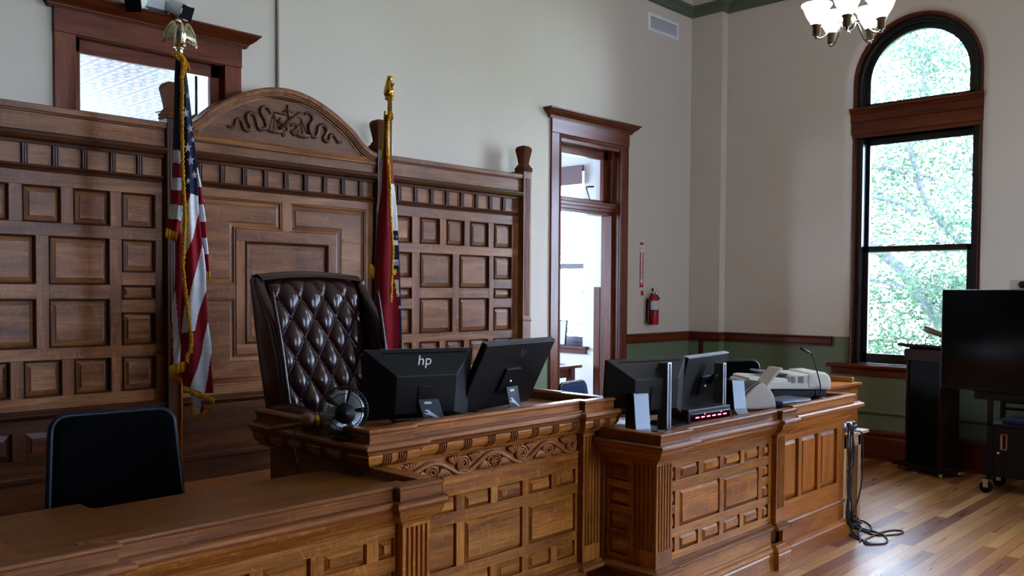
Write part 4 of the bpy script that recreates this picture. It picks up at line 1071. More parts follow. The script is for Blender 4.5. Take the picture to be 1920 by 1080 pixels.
# ---- state flag
D2 = 5.85
sb = atd(730, 560, D2); sb.z = .45
sf = thing('flag', 'red-edged flag with a round seal on a pole topped by a small gold bear', 'flag', sb, 0, 'flags on poles behind the bench')
t2 = atd(730, 183, D2)
mb = MB(); mb.tube([V((sb.x, sb.y, .5)), V((sb.x, sb.y, t2.z))], .0155, 14); mb.build('pole', M['brass'], sf)
mb = MB(); mb.lathe([(0, 0), (.15, 0), (.15, .015), (.12, .03), (.05, .06), (.03, .1), (.02, .14), (.02, .2)], (sb.x, sb.y, .451), EZ, 24); mb.build('stand', M['brass'], sf)
mb = MB(); q = lambda a, b, dd=0: atd(680 + a / 4, 130 + b / 4, D2 + dd)
mb.lathe([(.016, -.02), (.03, -.012), (.032, -.004), (.024, .002)], t2, EZ, 16)
mb.tube([q(196, 208), q(194, 185), q(196, 155), q(196, 125), q(196, 100), q(200, 82), q(205, 68), q(216, 70), q(228, 74)], [.024, .034, .033, .027, .02, .02, .021, .015, .007], 10)
for a, b in (((205, 112), (238, 105)), ((203, 122), (236, 115))): mb.tube([q(*a, -.01), q((a[0] + b[0]) / 2, b[1] + 12, -.015), q(*b, -.02)], [.011, .009, .007], 7)
mb.tube([q(200, 165, -.012), q(214, 185, -.016), q(216, 202, -.016)], [.016, .014, .011], 7); mb.tube([q(216, 206), q(232, 208)], [.01, .007], 6)
for e in (192, 208): mb.lathe([(.001, 0), (.008, .003), (.008, .008), (.001, .012)], q(e, 60), EZ, 8)
mb.build('bear_finial', M['brass'], sf)
mb = MB(); CL2 = [M['navy_cl'], M['white_cl'], M['red_cl'], M['brown_seal'], M['lbl_yellow']]
LM = [(723, 215), (721, 250), (718, 300), (715, 355), (710, 395), (708, 410), (705, 452), (703, 502), (702, 550), (702, 660)]
RM = [(735, 215), (735.5, 250), (736, 292), (738, 340), (741, 365), (744, 395), (746, 430), (749, 480), (751, 540), (753, 600), (754.5, 660)]
def colM(x, y):
    fr = edge(VF, y)
    if x > edge([(744, 215), (745, 430), (747.5, 482), (747.5, 560), (748, 655)], y) and y > 440: return 0
    if x > fr + 2:
        if y < 292: return 1
        if y < 345: return 2 if x < 736.5 + (y - 292) * .08 else 1
        lo = 731 + (y - 347) * .16
        if y < 432: return 1 if y < 410 or x > 734 + (410 - y) * .0 else 2
        if y < 450: return 0
        if y < 460: return 1
        if y < 487: return 3 if x < 743 else 0
        if y < 498: return 1 if int(x * 2 + y) % 3 else 0
        if y < 505: return 0
        if y < 515: return 4 if x < 743 else 2
        if y < 524: return 2
        if y < 556 and x > 739 + (y - 524) * .18: return 1 if int(y * .9) % 3 else 4
        return 2
    return 2
VF = [(729, 212), (727, 225), (725, 250), (726, 280), (727, 305), (730, 342), (731, 395), (734, 435), (736, 472), (734, 515), (732, 565), (732, 660)]
sheet(mb, LM, RM, 215, 668, D2 - .05, 300, 30, .014, 1.3, colM, 1.2, .04)
LK = [(700, 395), (699, 450), (697, 500), (697, 660)]; RK = [(708, 395), (706, 450), (704, 500), (704, 660)]
sheet(mb, LK, RK, 395, 660, D2 + .03, 60, 5, .004, .5, lambda x, y: 0, 0, .01)
LS = [(720, 208), (718.5, 240), (715, 290), (710, 345), (706, 398)]; RS = [(724, 208), (721.5, 250), (718.5, 300), (715.5, 355), (709.5, 398)]
sheet(mb, LS, RS, 208, 398, D2 - .02, 70, 4, .002, .5, lambda x, y: 4 if y < 300 else 1, 0, .006)
mb.build('cloth', CL2, sf, solid=.002)
mb = MB(); 
for x, y, r in ((743.5, 444, 2.5), (749.5, 576, 4.2), (737.5, 443, 2.2), (748.5, 552, 2.6)): star(mb, x, y, r, D2 - .1 + .02, .7)
mb.build('stars', M['white_cl'], sf)
mb = MB(); fringe(mb, VF[:-1], 5, D2 - .085, (.6, .7), 300); fringe(mb, VF[:-1], 4, D2 - .08, (-.5, .8), 150); mb.tube(smooth([atd(x + .5, y, D2 - .085) for x, y in VF[:-1]], 3), .007, 6)
fringe(mb, [(727, 211), (733, 210), (737, 214)], 11, D2 - .06, (0, 1), 30); fringe(mb, [(691, 498), (697, 500), (702, 503)], 18, D2 + .0, (.05, 1), 26); fringe(mb, [(695, 495), (700, 499)], 8, D2, (-.5, 1), 10)
fringe(mb, [(754, 634), (754.5, 652)], 4, D2, (.1, 1), 14)
mb.build('fringe', M['gold_cl'], sf, label='gold bullion fringe')

# ================================================================== SEATING
ch = thing('executive_chair', "judge's high-backed tufted oxblood leather wing chair", 'chair', (2.80, 4.0, .45), math.radians(-4))
Mc = ROOTM[ch]
CM = MB(Mc)
LEAN = math.radians(13)
def bk(x, h, d_):      # x across, h up the back, d_ out of the back (towards -y)
    return V((x, .06 + h * math.sin(LEAN) - d_ * math.cos(LEAN), .42 + h * math.cos(LEAN) - d_ * math.sin(LEAN) * 0))
def tuft(u, v):
    h = .05 + v * .84; w = .235 + .04 * v; x = (2 * u - 1) * w
    s, t = (x + .0) / .069, (h - .02) / .112
    p, q_ = s + t, s - t
    k = abs(math.sin(PI * p / 2 + PI / 4) * math.sin(PI * q_ / 2 + PI / 4)); pill = k ** .42
    rollv = math.sin(min(1, v / .06) * PI / 2) * math.sin(min(1, (1 - v) / .1) * PI / 2)
    return bk(x, h + (.03 * (1 - (2 * u - 1) ** 2) if v > .9 else 0) * (v - .9) * 10, (.05 + .034 * pill) * (.35 + .65 * rollv) * (1 - .35 * abs(2 * u - 1) ** 6))
CM.grid(tuft, 110, 150); CM.build('tufted_back', M['leather'], ch)
CM = MB(Mc)
for p in range(-4, 20):
    for q_ in range(-20, 12):
        P_, Q_ = 2 * p - .5, 2 * q_ - .5; s, t = (P_ + Q_) / 2, (P_ - Q_) / 2; x, h = s * .069, .02 + t * .112
        if abs(x) < .25 and .08 < h < .86:
            CM = MB(Mc); CM.lathe([(.009, 0), (.009, .003), (.006, .006), (.001, .007)], bk(x, h, .052), bk(0, 0, 1) - bk(0, 0, 0), 10); CM.build('button', M['leather'], ch)
CM = MB(Mc)
CM.grid(lambda u, v: bk((2 * u - 1) * (.29 + .03 * v), .0 + v * (.93 + .02 * math.sin(PI * u)), -.07 - .05 * math.sin(PI * u) * math.sin(PI * v)), 16, 20)
CM.grid(lambda u, v: bk((2 * u - 1) * (.285 + .03 * 1), .9 + .035 * math.sin(PI * v) + .022 * math.sin(PI * u), .05 - .13 * v), 16, 8); CM.build('back_shell', M['leather'], ch)
for sx in (-1, 1):
    CM = MB(Mc)
    def wing(u, v):       # u around the section, v up
        h = .02 + .885 * v; fwd = .19 * math.sin(min(1, (1 - v) / .3) * PI / 2) ** .8 * (.62 + .38 * math.sin(PI * min(1, v * 1.08))); fwd = max(fwd, .03)
        a = 2 * PI * u; ct, st = math.cos(a), math.sin(a)
        e = lambda q: math.copysign(abs(q) ** .55, q)
        cx_ = .285 + .03 * v; return bk(sx * (cx_ + .032 * e(ct) + .02 * (fwd / .2)), h, -.05 + (fwd + .05) * (.5 + .5 * e(st)))
    CM.grid(wing, 28, 40)
    CM.grid(lambda u, v: wing(u, 1).lerp(wing(0, 1).lerp(wing(.5, 1), .5), v) + V((0, 0, .012 * math.sin(v * PI / 2))), 28, 3)
    CM.build('wing', M['leather'], ch)
    CM = MB(Mc); CM.tube(smooth([bk(sx * (.30 + .03 * v), .02 + .9 * v, .16 + .03 * math.sin(PI * v)) for v in (0, .2, .4, .6, .8, .92)], 4), .012, 8); CM.build('wing_piping', M['leather'], ch)
CM = MB(Mc); CM.box(-.28, .28, -.47, .1, .38, .5); CM.build('seat', M['leather'], ch, bevel=.04, segs=4)
for sx in (-1, 1):
    CM = MB(Mc); CM.tube(smooth([V((sx * .33, .05, .62)), V((sx * .34, -.15, .64)), V((sx * .34, -.36, .62)), V((sx * .34, -.42, .56)), V((sx * .32, -.38, .42))], 5), .035, 10); CM.build('armrest', M['leather'], ch)
CM = MB(Mc); CM.lathe([(.03, .08), (.03, .38), (.1, .385)], (0, -.15, 0), EZ, 14); CM.build('gas_column', M['black'], ch)
for k in range(5):
    a = 2 * PI * k / 5 + .3; CM = MB(Mc); CM.tube([V((0, -.15, .11)), V((.16 * math.cos(a), -.15 + .16 * math.sin(a), .1)), V((.31 * math.cos(a), -.15 + .31 * math.sin(a), .075))], [.03, .026, .02], 8)
    CM.lathe([(.026, -.02), (.028, 0), (.026, .02)], (.31 * math.cos(a), -.15 + .31 * math.sin(a), .028), V((-math.sin(a), math.cos(a), 0)), 12); CM.build('leg', M['black'], ch)

def mesh_chair(name, label, loc, rz, w0, w1, h0, h1, mat, rim=None, group=None):
    o = thing(name, label, 'chair', loc, rz, 'plain office chairs'); MM = ROOTM[o]
    def outline(s=1.0, r=.06, n=6):
        P = []
        for cx_, cz_, a0 in ((w1 / 2 - r, h1 - r, 0), (-w1 / 2 + r, h1 - r, PI / 2), (-w0 / 2 + r, h0 + r, PI), (w0 / 2 - r, h0 + r, 1.5 * PI)):
            for k in range(n + 1): a = a0 + PI / 2 * k / n; P.append((cx_ + r * math.cos(a), cz_ + r * math.sin(a)))
        return P
    yb = lambda x, z: .08 + (z - h0) * .12 + .35 * (x * x) * -1
    OP = outline()
    mb = MB(MM); mb.tube([V((x, yb(x, z) + 0, z)) for x, z in OP], .012, 8, closed=True); mb.build('back_frame', rim or M['black'], o)
    mb = MB(MM); c = V((0, yb(0, (h0 + h1) / 2), (h0 + h1) / 2)); n = len(OP)
    pts = []; 
    for k in range(5):
        for x, z in OP: f = 1 - k / 5; X_, Z_ = x * f, (z - c.z) * f + c.z; pts.append(V((X_, yb(X_, Z_), Z_)))
    pts.append(c)
    fs = [(k * n + i, k * n + (i + 1) % n, (k + 1) * n + (i + 1) % n, (k + 1) * n + i) for k in range(4) for i in range(n)] + [(4 * n + i, 4 * n + (i + 1) % n, 5 * n) for i in range(n)]
    mb.add(pts, fs, EX, smooth=True); mb.build('backrest', mat, o, solid=.02)
    mb = MB(MM); mb.box(-.24, .24, -.42, .05, .43, .5); mb.build('seat', mat, o, bevel=.03, segs=3)
    mb = MB(MM); mb.tube([V((0, .0, .44)), V((0, .1, .46)), V((0, .13, .6)), V((0, .12, h0 + .1))], .02, 8); mb.build('back_bracket', M['black'], o)
    mb = MB(MM); mb.lathe([(.028, .07), (.028, .43)], (0, -.18, 0), EZ, 12); mb.build('gas_column', M['black'], o)
    for k in range(5):
        a = 2 * PI * k / 5; mb = MB(MM); mb.tube([V((0, -.18, .1)), V((.29 * math.cos(a), -.18 + .29 * math.sin(a), .06))], [.026, .018], 8)
        mb.lathe([(.022, -.018), (.025, 0), (.022, .018)], (.29 * math.cos(a), -.18 + .29 * math.sin(a), .0255), V((-math.sin(a), math.cos(a), 0)), 10); mb.build('leg', M['black'], o)
    return o
mesh_chair('office_chair', 'black mesh-backed office chair behind the empty left desk', (1.42, 3.42, .16), math.radians(-6), .50, .46, .62, 1.05, M['mesh_fab'], flat('blue_black_frame', srgb(10, 20, 34), .4, 0, .25))
mesh_chair('office_chair', 'navy chair back with a curved top in front of the doorway', (5.5, 4.45, 0), math.radians(10), .46, .42, .58, .965, M['blue_fab'])
mesh_chair('office_chair', 'black rounded chair back behind the white scanner', (6.97, 3.85, 0), math.radians(-30), .46, .42, .58, 1.09, M['mesh_fab'])

# ================================================================== ON THE BENCH
def monitor(label, tl, tr, h, tilt, stand, logo, group=None, facet=True, edge_m=None, base_z=1.088):
    """back of a monitor; tl,tr = upper corners; tilt leans the top towards the viewer"""
    tl, tr = V(tl), V(tr); e1 = (tr - tl); w = e1.length; rz = math.atan2(e1.y, e1.x)
    cen = (tl + tr) / 2; nb = V((math.sin(rz), -math.cos(rz), 0))       # outwards from the back
    foot = cen + nb * (-h * math.sin(tilt) - .01) ; foot.z = base_z
    o = thing('monitor', label, 'monitor', (foot.x, foot.y, base_z), rz, 'black monitors on the desks')
    # local frame of the panel: x across, y back (towards viewer is -y), z up
    upv = (EZ * math.cos(tilt) + nb * math.sin(tilt)); nrm = (nb * math.cos(tilt) - EZ * math.sin(tilt)); ex = e1.normalized()
    bl = cen - ex * w / 2 - upv * h
    Mm = Matrix.Identity(4)
    for i in range(3): Mm[i][0] = ex[i]; Mm[i][1] = -nrm[i]; Mm[i][2] = upv[i]; Mm[i][3] = bl[i]
    mb = MB(Mm); mb.box(0, w, .0, .014, 0, h); mb.build('screen', M['screen'], o, bevel=.003)
    mb = MB(Mm)
    if facet:
        ix0, ix1, iz0, iz1, dd = w * .25, w * .8, h * .16, h * .69, .085
        O = [(0, 0, 0), (w, 0, 0), (w, 0, h), (0, 0, h)]; I = [(ix0, -dd, iz0), (ix1, -dd, iz0), (ix1, -dd, iz1), (ix0, -dd, iz1)]
        mb.add(O + I, [(0, 1, 5, 4), (1, 2, 6, 5), (2, 3, 7, 6), (3, 0, 4, 7), (4, 5, 6, 7)], EX)
        mb.build('rear_housing', M['mon'], o, bevel=.003)
        mb = MB(Mm); n1 = V((0, -dd, 0)) ; a, b = V((w * .14, -dd * .13, h * .955)), V((w * .93, -dd * .13, h * .955)); mb.obox(a - V((0, .001, .006)), b - a, V((0, -.0016, 0)), V((0, -.001, .009))); mb.build('vent_slot', M['black_matte'], o)
        mb = MB(Mm); mb.box(w * .45, w * .58, -dd - .006, -dd + .0, iz0, iz1 * .8); mb.build('mount_block', M['black'], o, bevel=.004)
    else:
        mb.box(0, w, -.022, 0, 0, h); mb.build('rear_housing', M['mon'], o, bevel=.006)
        mb = MB(Mm); mb.box(w * .4, w * .62, -.034, -.02, h * .25, h * .62); mb.build('mount_block', M['black'], o, bevel=.004)
    if edge_m:
        mb = MB(Mm); mb.box(0, w, -.02, .012, h - .002, h + .003); mb.build('top_edge', edge_m, o, label='pale top edge')
    if logo == 'hp':
        pt = Mm @ V((w * .515, -.085 * .44 - .0015, h * .865)); t1 = ex; sl = (Mm.to_3x3() @ V((0, .085, h * .31))).normalized()
        text_mesh('logo', 'hp', .07, basis(pt, t1, sl), M['logo'], o, .28, .0008)
        q0 = Mm @ V((w * .515, -.085 * .44 - .0015, h * .865))
    elif logo:
        pt = Mm @ V((w * .55, -.0235, h * .86)); text_mesh('logo', 'hp', .06, basis(pt, ex, upv), M['grey_metal'], o, .28, .0008)
    c = Mm @ V((w * .52, -.066 if facet else -.034, h * .4))
    mb = MB(Mm); mb.lathe([(.009, 0), (.009, .004), (.004, .006)], (w * .52, -.067 if facet else -.034, h * .42), V((0, -1, 0)), 12); mb.build('lock_slot', M['chrome'], o)
    if stand == 'plate':
        fz = base_z; f0 = V((foot.x, foot.y, fz)); pw = .085
        b = Mm @ V((w * .52, -.088 if facet else -.045, h * .36))
        tp = b + nb * .0; bt = V((b.x, b.y, fz)) + nb * .0 + ex * .035
        d_ = (bt - tp); wv = ex; n_ = d_.cross(wv).normalized()
        if n_.dot(nb) < 0: n_ = -n_
        mb = MB(); mb.obox(tp - wv * .038, wv * .1, d_ , n_ * .006); 
        mb.build('stand_arm', M['mon_plate'], o, bevel=.002)
        mb = MB(); mb.obox(tp - wv * .012 + d_ * .1 + n_ * .0062, wv * .034, d_.normalized() * .011, n_ * .001); mb.build('sticker', M['paper'], o)
        # sunlit desk seen through the spanner-shaped opening, imitated by a raised silver piece
        S = [(-.024, .012), (-.014, .004), (-.006, .008), (-.002, .016), (-.01, .018), (-.012, .024), (-.004, .03), (.008, .026), (.05, .052), (.056, .05), (.054, .044), (.016, .014), (.012, .002), (.002, -.004), (-.01, -.006), (-.02, .0)]
        S = [(-.022, .0), (-.012, -.008), (.0, -.004), (.006, .004), (.05, .04), (.048, .046), (.04, .046), (-.002, .02), (-.014, .018), (-.024, .012), (-.026, .006), (-.016, .01), (-.008, .008), (-.008, .002), (-.014, -.0)]
        mb = MB(); mb.prism(S, (tp + d_ * .48 + n_ * .006, wv, d_.normalized(), n_), 0, .0012, EX); mb.build('spanner_light_inlay', M['silver'], o, label='silver spanner shape, pale for the light seen through a cable opening')
        mb = MB(Matrix.Translation(V((foot.x, foot.y, fz))) @ Matrix.Rotation(rz, 4, 'Z')); mb.box(-.1, .12, -.06, .1, 0, .008); mb.build('base', M['black'], o, bevel=.003)
    else:
        sx, sw, sh = stand     # tall rectangular column in front of the back
        Ms = Matrix.Translation(V((foot.x, foot.y, base_z))) @ Matrix.Rotation(rz, 4, 'Z')
        yb_ = -h * math.sin(tilt) - .07
        mb = MB(); px, py, pr = sx; bx = V(px)
        Mq = Matrix.Translation(V((bx.x, bx.y, base_z))) @ Matrix.Rotation(pr, 4, 'Z')
        mb = MB(Mq); mb.box(-sw / 2, sw / 2, 0, .06, .0, sh); mb.build('column', M['grey_metal'], o, bevel=.002)
        mb = MB(Mq); t = .006
        mb.box(-sw / 2 - .001, sw / 2 + .001, -.004, .002, sh - t, sh + .001); mb.box(-sw / 2 - .001, -sw / 2 + t, -.004, .002, 0, sh); mb.box(sw / 2 - t, sw / 2 + .001, -.004, .002, 0, sh); mb.build('column_edge', M['silver'], o, bevel=.001, label='bright silver column edge')
        mb = MB(Mq); mb.box(-sw / 2 + .004, sw / 2 - .004, -.0015, .004, .0, sh - .006); mb.build('cable_channel', M['mon_plate'], o)
        mb = MB(Mq); mb.box(-.1, .1, .0, .2, 0, .008); mb.build('base', M['grey_metal'], o, bevel=.003)
        cpt = Mq @ V((0, .04, sh * .8)); e = Mm @ V((w * .5, -.05, h * .5)); mb = MB(); mb.tube([cpt, e], .02, 8); mb.build('hinge', M['black'], o)
    return o
monitor('faceted black monitor with a bright emblem, left of the two on the bench', (2.403, 3.2085, 1.429), (2.898, 3.027, 1.429), .335, math.radians(11), 'plate', 'hp')
monitor('flat black monitor tilted far back, right of the two on the bench', (2.905, 2.955, 1.452), (3.50, 3.05, 1.452), .375, math.radians(27), 'plate', 'dim', facet=False, edge_m=M['grey_metal'])
col1 = at(1, 2.72, 1241, 800); col2 = at(1, 2.80, 1352, 760)
def mon_col(label, tl, tr, h, tilt, colpos, colw, colh, facet, edge_m, rz):
    return monitor(label, tl, tr, h, tilt, (((colpos[0], colpos[1], 0), 0, rz), colw, colh), None, facet=facet, edge_m=edge_m, base_z=.945)
mon_col('faceted black monitor behind a tall silver-edged stand column, on the right desk', (3.735, 2.875, 1.335), (4.26, 2.725, 1.335), .32, math.radians(5), (4.05, 2.69), .036, .37, True, None, math.radians(2))
mon_col('black monitor with a pale top edge, farther of the two on the right desk', (4.475, 2.86, 1.315), (5.07, 2.935, 1.315), .34, math.radians(14), (4.80, 2.79), .034, .32, False, M['silver'], math.radians(2))

# gooseneck microphones, gavel, desk fan
mk = thing('gooseneck_microphone', 'thin black gooseneck microphone standing before the tilted bench monitor', 'microphone', at(2, 1.089, 901, 764), 0, 'gooseneck microphones')
b0 = ROOTM[mk].translation; 
mb = MB(); mb.lathe([(0, 0), (.045, 0), (.045, .012), (.03, .022), (.008, .028), (.008, .05)], b0, EZ, 18); mb.build('base', M['black'], mk)
mb = MB(); mb.tube(smooth([b0 + V((0, 0, .04)), b0 + V((.0, .0, .1)), b0 + V((.05, -.03, .2)), b0 + V((.12, -.06, .3))], 6), .0042, 8); mb.build('gooseneck', M['grey_metal'], mk)
mb = MB(); mb.tube([b0 + V((.12, -.06, .3)), b0 + V((.14, -.07, .35))], [.005, .008], 8); mb.build('capsule', M['black'], mk)

gp_ = (0, 0, 0)
gv = thing('gavel', 'reddish wooden gavel with a thick turned head lying on the bench', 'gavel', gp_)
gc = at(1, 3.22, 597, 767)
ROOTM[gv] = Matrix.Translation(V((gc.x, gc.y, 1.089))); gv.location = (gc.x, gc.y, 1.089); gc.z = 1.089 + .041
ga = V((.8, -.6, 0))
mb = MB(); mb.lathe([(.02, -.072), (.036, -.07), (.04, -.06), (.04, -.03), (.036, -.024), (.03, -.018), (.028, 0), (.03, .018), (.036, .024), (.04, .03), (.04, .06), (.036, .07), (.02, .072)], gc, ga, 24); mb.build('head', M['gavel'], gv)
mb = MB(); mb.lathe([(.031, -.008), (.0315, -.006), (.0315, .006), (.031, .008)], gc, ga, 24); mb.build('band', M['brass'], gv)
gd = V((-.75, .55, -.12)).normalized(); mb = MB(); mb.tube([gc, gc + gd * .08, gc + gd * .15, gc + gd * .2], [.009, .009, .013, .01], 10); mb.build('handle', M['gavel'], gv)

fp = at(1, 3.02, 645, 768); fz = 1.089
fan = thing('desk_fan', 'small black desk fan with a round wire cage beside the gavel', 'fan', (fp.x, fp.y, fz))
fd = V((-.45, -.89, .12)).normalized(); R0 = .098; fc = V((fp.x, fp.y, fz + R0 + .012))
sx_ = fd.cross(EZ).normalized(); uz = sx_.cross(fd)
mb = MB()
for k in range(40):
    a = 2 * PI * k / 40; rd_ = sx_ * math.cos(a) + uz * math.sin(a)
    mb.tube([fc + fd * .03 + rd_ * .03, fc + fd * .034 + rd_ * .07, fc + fd * .02 + rd_ * .094, fc - fd * .012 + rd_ * R0, fc - fd * .04 + rd_ * .08, fc - fd * .05 + rd_ * .045], .0011, 4)
for rr, dd in ((.03, .03), (.07, .034), (.099, -.005)): mb.tube([fc + fd * dd + (sx_ * math.cos(2 * PI * k / 36) + uz * math.sin(2 * PI * k / 36)) * rr for k in range(36)], .0022 if rr < .09 else .004, 6, closed=True)
mb.build('cage', M['black'], fan)
mb = MB(); mb.lathe([(.001, .042), (.036, .04), (.042, .034), (.042, .028), (.03, .02)], fc - uz * .012, fd, 24); mb.lathe([(.052, -.04), (.05, -.07), (.03, -.085), (.001, -.086)], fc, fd, 20); mb.build('hub', M['black'], fan)
for k in range(5):
    mb = MB()
    def blade(u, v, k=k):
        a = 2 * PI * k / 5 + (u - .5) * 1.0; r = .02 + .065 * v; return fc + fd * (-.005 + (u - .5) * .022) + (sx_ * math.cos(a) + uz * math.sin(a)) * r
    mb.grid(blade, 6, 4); mb.build('blade', M['silver'], fan, solid=.0015)
mb = MB(); mb.tube([fc - fd * .03 - uz * .07, V((fp.x, fp.y, fz + .02)) - fd * .02, V((fp.x, fp.y, fz + .008))], [.012, .014, .016], 8); mb.lathe([(0, 0), (.055, 0), (.055, .008), (.02, .014)], (fp.x, fp.y, fz), EZ, 20); mb.build('stand', M['black'], fan)
mb = MB(); w0 = V((2.25, 3.06, 1.09)); mb.tube(smooth([V((fp.x - .03, fp.y + .06, fz + .006)), V((2.21, 3.2, 1.098)), V((2.145, 3.26, 1.13)), V((2.06, 3.24, 1.09)), V((2.045, 3.2, 1.0)), V((2.06, 3.19, .9)), V((2.1, 3.2, .7)), V((2.12, 3.2, .3))], 6), .004, 7)
mb.build('power_cord', M['cable'], fan)

# ================================================================== ON THE RIGHT DESK
ZD = .946
def thin_client(label, px, py, Y, w, h, dep, rz):
    p = at(1, Y, px, py); o = thing('network_box', label, 'network box', (p.x, p.y, ZD), rz, 'silver-faced boxes on the right desk'); MM = ROOTM[o]
    t = .15
    mb = MB(MM); P = [(0, .012), (dep, .012), (dep + .02, .03), (dep - .0, h), (.028, h), (.02, h - .02)]
    mb.prism([(0, .03), (dep * .9, .012), (dep, .03), (dep * .94, h - .004), (dep * .9, h), (.03, h), (.022, h - .006)], ((0, 0, 0), EY, EZ, EX), -w / 2, w / 2); mb.build('body', M['black'], o, bevel=.004)
    mb = MB(MM); y = [(-.024, .0), (-.024, .004), (.0, .012), (.008, .03), (.024, h - .008), (.03, h + .001), (.024, h + .001), (.018, h - .006), (.002, .035), (-.006, .018), (-.016, .006)]
    sec = [(-.05, .0), (-.048, .004), (-.02, .012), (-.008, .03), (-.002, .06), (.021, h - .006), (.027, h), (.023, h + .002), (.016, h - .004), (-.007, .062), (-.013, .034), (-.026, .018), (-.05, .006)]
    mb.prism(sec, ((0, 0, 0), EY, EZ, EX), -w / 2, w / 2, EX); mb.build('front_plate', M['face_silver'], o, bevel=.0015)
    e2 = (V((0, .023, h - .066))).normalized(); Mt = MM @ basis((0, .008, h * .62), EX, e2); Mt = MM @ basis(V((.012 * w, .0055, h * .55)), EX, e2)
    for dz, body, s in ((.045, '= =', .008), (.03, 'model no', .007), (.018, '= == =', .006), (-.01, '|||', .012), (-.03, 'c  e  x', .008)):
        text_mesh('print', body.replace('model no', '== ==='), s, MM @ basis(V((w * .08, .0055 + (dz) * .12 - .001, h * .55 + dz)), EX, e2), M['ink'], o, 0, .0004)
    return o
thin_client('silver-faced upright box at the near left corner of the right desk', 1204, 812, 2.70, .085, .215, .12, math.radians(-28))
thin_client('silver-faced upright box standing right of the red-lit display', 1386, 778, 2.76, .085, .205, .12, math.radians(-28))
# display with red digits
lb = V((4.50, 2.70, ZD)); ld_ = thing('led_display', 'low black box with a row of glowing red dashes', 'display', lb, math.radians(-4)); MM = ROOTM[ld_]
mb = MB(MM); mb.box(-.215, .2, 0, .19, .0, .085); mb.build('housing', M['black'], ld_, bevel=.006)
mb = MB(MM); mb.box(-.19, .19, -.0035, .0, .016, .06); mb.build('lens', M['screen'], ld_, bevel=.002)
mb = MB(MM); mb.box(-.2, .2, -.003, .0, .004, .014); mb.build('lower_trim', M['mon_plate'], ld_, bevel=.001)
for k in range(6):
    mb = MB(MM); x = -.135 + k * .054; mb.box(x - .015, x + .015, -.005, -.003, .034, .040)
    if k in (1, 4): mb.box(x + .016, x + .02, -.005, -.003, .05, .055)
    mb.build('digit', M['led'], ld_)
# papers
def papers(name, label, px, py, z, n, w, h, rz, cat='papers', mats=None):
    p = at(2, z, px, py); o = thing(name, label, cat, (p.x, p.y, z), rz, 'stacks of papers on the right desk'); MM = ROOTM[o]
    for k in range(n):
        mb = MB(MM @ Matrix.Rotation(R_.uniform(-.25, .25), 4, 'Z') @ Matrix.Translation((R_.uniform(-.02, .02), R_.uniform(-.02, .02), 0))); mb.box(-w / 2, w / 2, -h / 2, h / 2, k * .0055, k * .0055 + .004); mb.build('sheet', M['paper'], o)
    return o
papers('paper_stack', 'untidy stack of white papers at the left end of the right desk', 1160, 800, ZD, 5, .15, .2, .4)
papers('paper_stack', 'stack of white papers between the cream scanner and the navy box', 1447, 760, ZD, 7, .12, .16, .7)
kb = at(2, ZD, 1285, 792); k_ = thing('keyboard', 'black keyboard lying behind the left silver box', 'keyboard', (4.23, 2.78, ZD), math.radians(-14)); MM = ROOTM[k_]
mb = MB(MM); mb.prism([(-.07, 0), (.07, 0), (.07, .022), (-.07, .012)], ((0, 0, 0), EY, EZ, EX), -.12, .06); mb.build('body', M['black'], k_, bevel=.003)
mb = MB(MM)
for r in range(4):
    for c in range(8): mb.box(-.115 + c * .021, -.097 + c * .021, -.055 + r * .029, -.031 + r * .029, .013 + r * .002, .022 + r * .003)
mb.build('keys', M['black_matte'], k_)

# curved document scanner (cream)
c1 = at(2, ZD, 1418, 768); cs_ = thing('document_scanner', 'small cream curved document feeder with a raised flap', 'scanner', (5.15, 2.77, ZD), math.radians(-32)); MM = ROOTM[cs_]
mb = MB(MM); S = [(-.12, .0), (.12, .0), (.115, .04), (.1, .09), (.07, .135), (.03, .165), (.015, .168), (-.03, .15), (-.09, .1), (-.12, .05)]
mb.prism([(x, z + .012) for x, z in S], ((0, 0, 0), EX, EZ, EY), -.06, .09); mb.build('body', M['beige_pl'], cs_, bevel=.012, segs=3)
mb = MB(MM); mb.prism([(x * 1.0, z) for x, z in [(-.12, 0), (.115, 0), (.115, .02), (-.12, .02)]], ((0, 0, 0), EX, EZ, EY), -.055, .085); mb.build('base', M['trim_red'], cs_)
mb = MB(MM); mb.prism([(-.125, .06), (-.09, .12), (-.03, .168), (.01, .185), (.0, .19), (-.04, .178), (-.1, .13), (-.135, .07)], ((0, 0, 0), EX, EZ, EY), -.05, .08); mb.build('rear_tray', M['grey_metal'], cs_, bevel=.004)
mb = MB(MM); mb.prism([(.045, .165), (.055, .155), (.15, .255), (.165, .26), (.16, .275), (.14, .27)], ((0, 0, 0), EX, EZ, EY), -.055, .085); mb.build('flap', M['beige_pl'], cs_, bevel=.005)

# white flatbed / feeder scanner
sc_ = thing('scanner', 'large white office scanner with feeder hump and black base', 'scanner', (5.82, 2.945, ZD), math.radians(-40)); MM = ROOTM[sc_]
mb = MB(MM); mb.box(-.27, .28, -.15, .17, .0, .085); mb.build('base', M['black'], sc_, bevel=.01)
mb = MB(MM); P = [(-.29, .085), (.3, .085), (.3, .115), (.295, .12), (.295, .125), (-.27, .135), (-.29, .12)]
mb.prism([(-.3, .1), (-.28, .09), (.3, .085), (.3, .115), (.29, .125), (-.28, .15), (-.3, .14)], ((0, 0, 0), EX, EZ, EY), -.17, .18); mb.build('lid', M['white_pl'], sc_, bevel=.008)
mb = MB(MM); mb.prism([(-.28, .145), (-.02, .135), (.0, .14), (.0, .15), (-.02, .16), (-.25, .172), (-.28, .165)], ((0, 0, 0), EX, EZ, EY), -.15, .17); mb.build('lid_cover', M['white_pl'], sc_, bevel=.01)
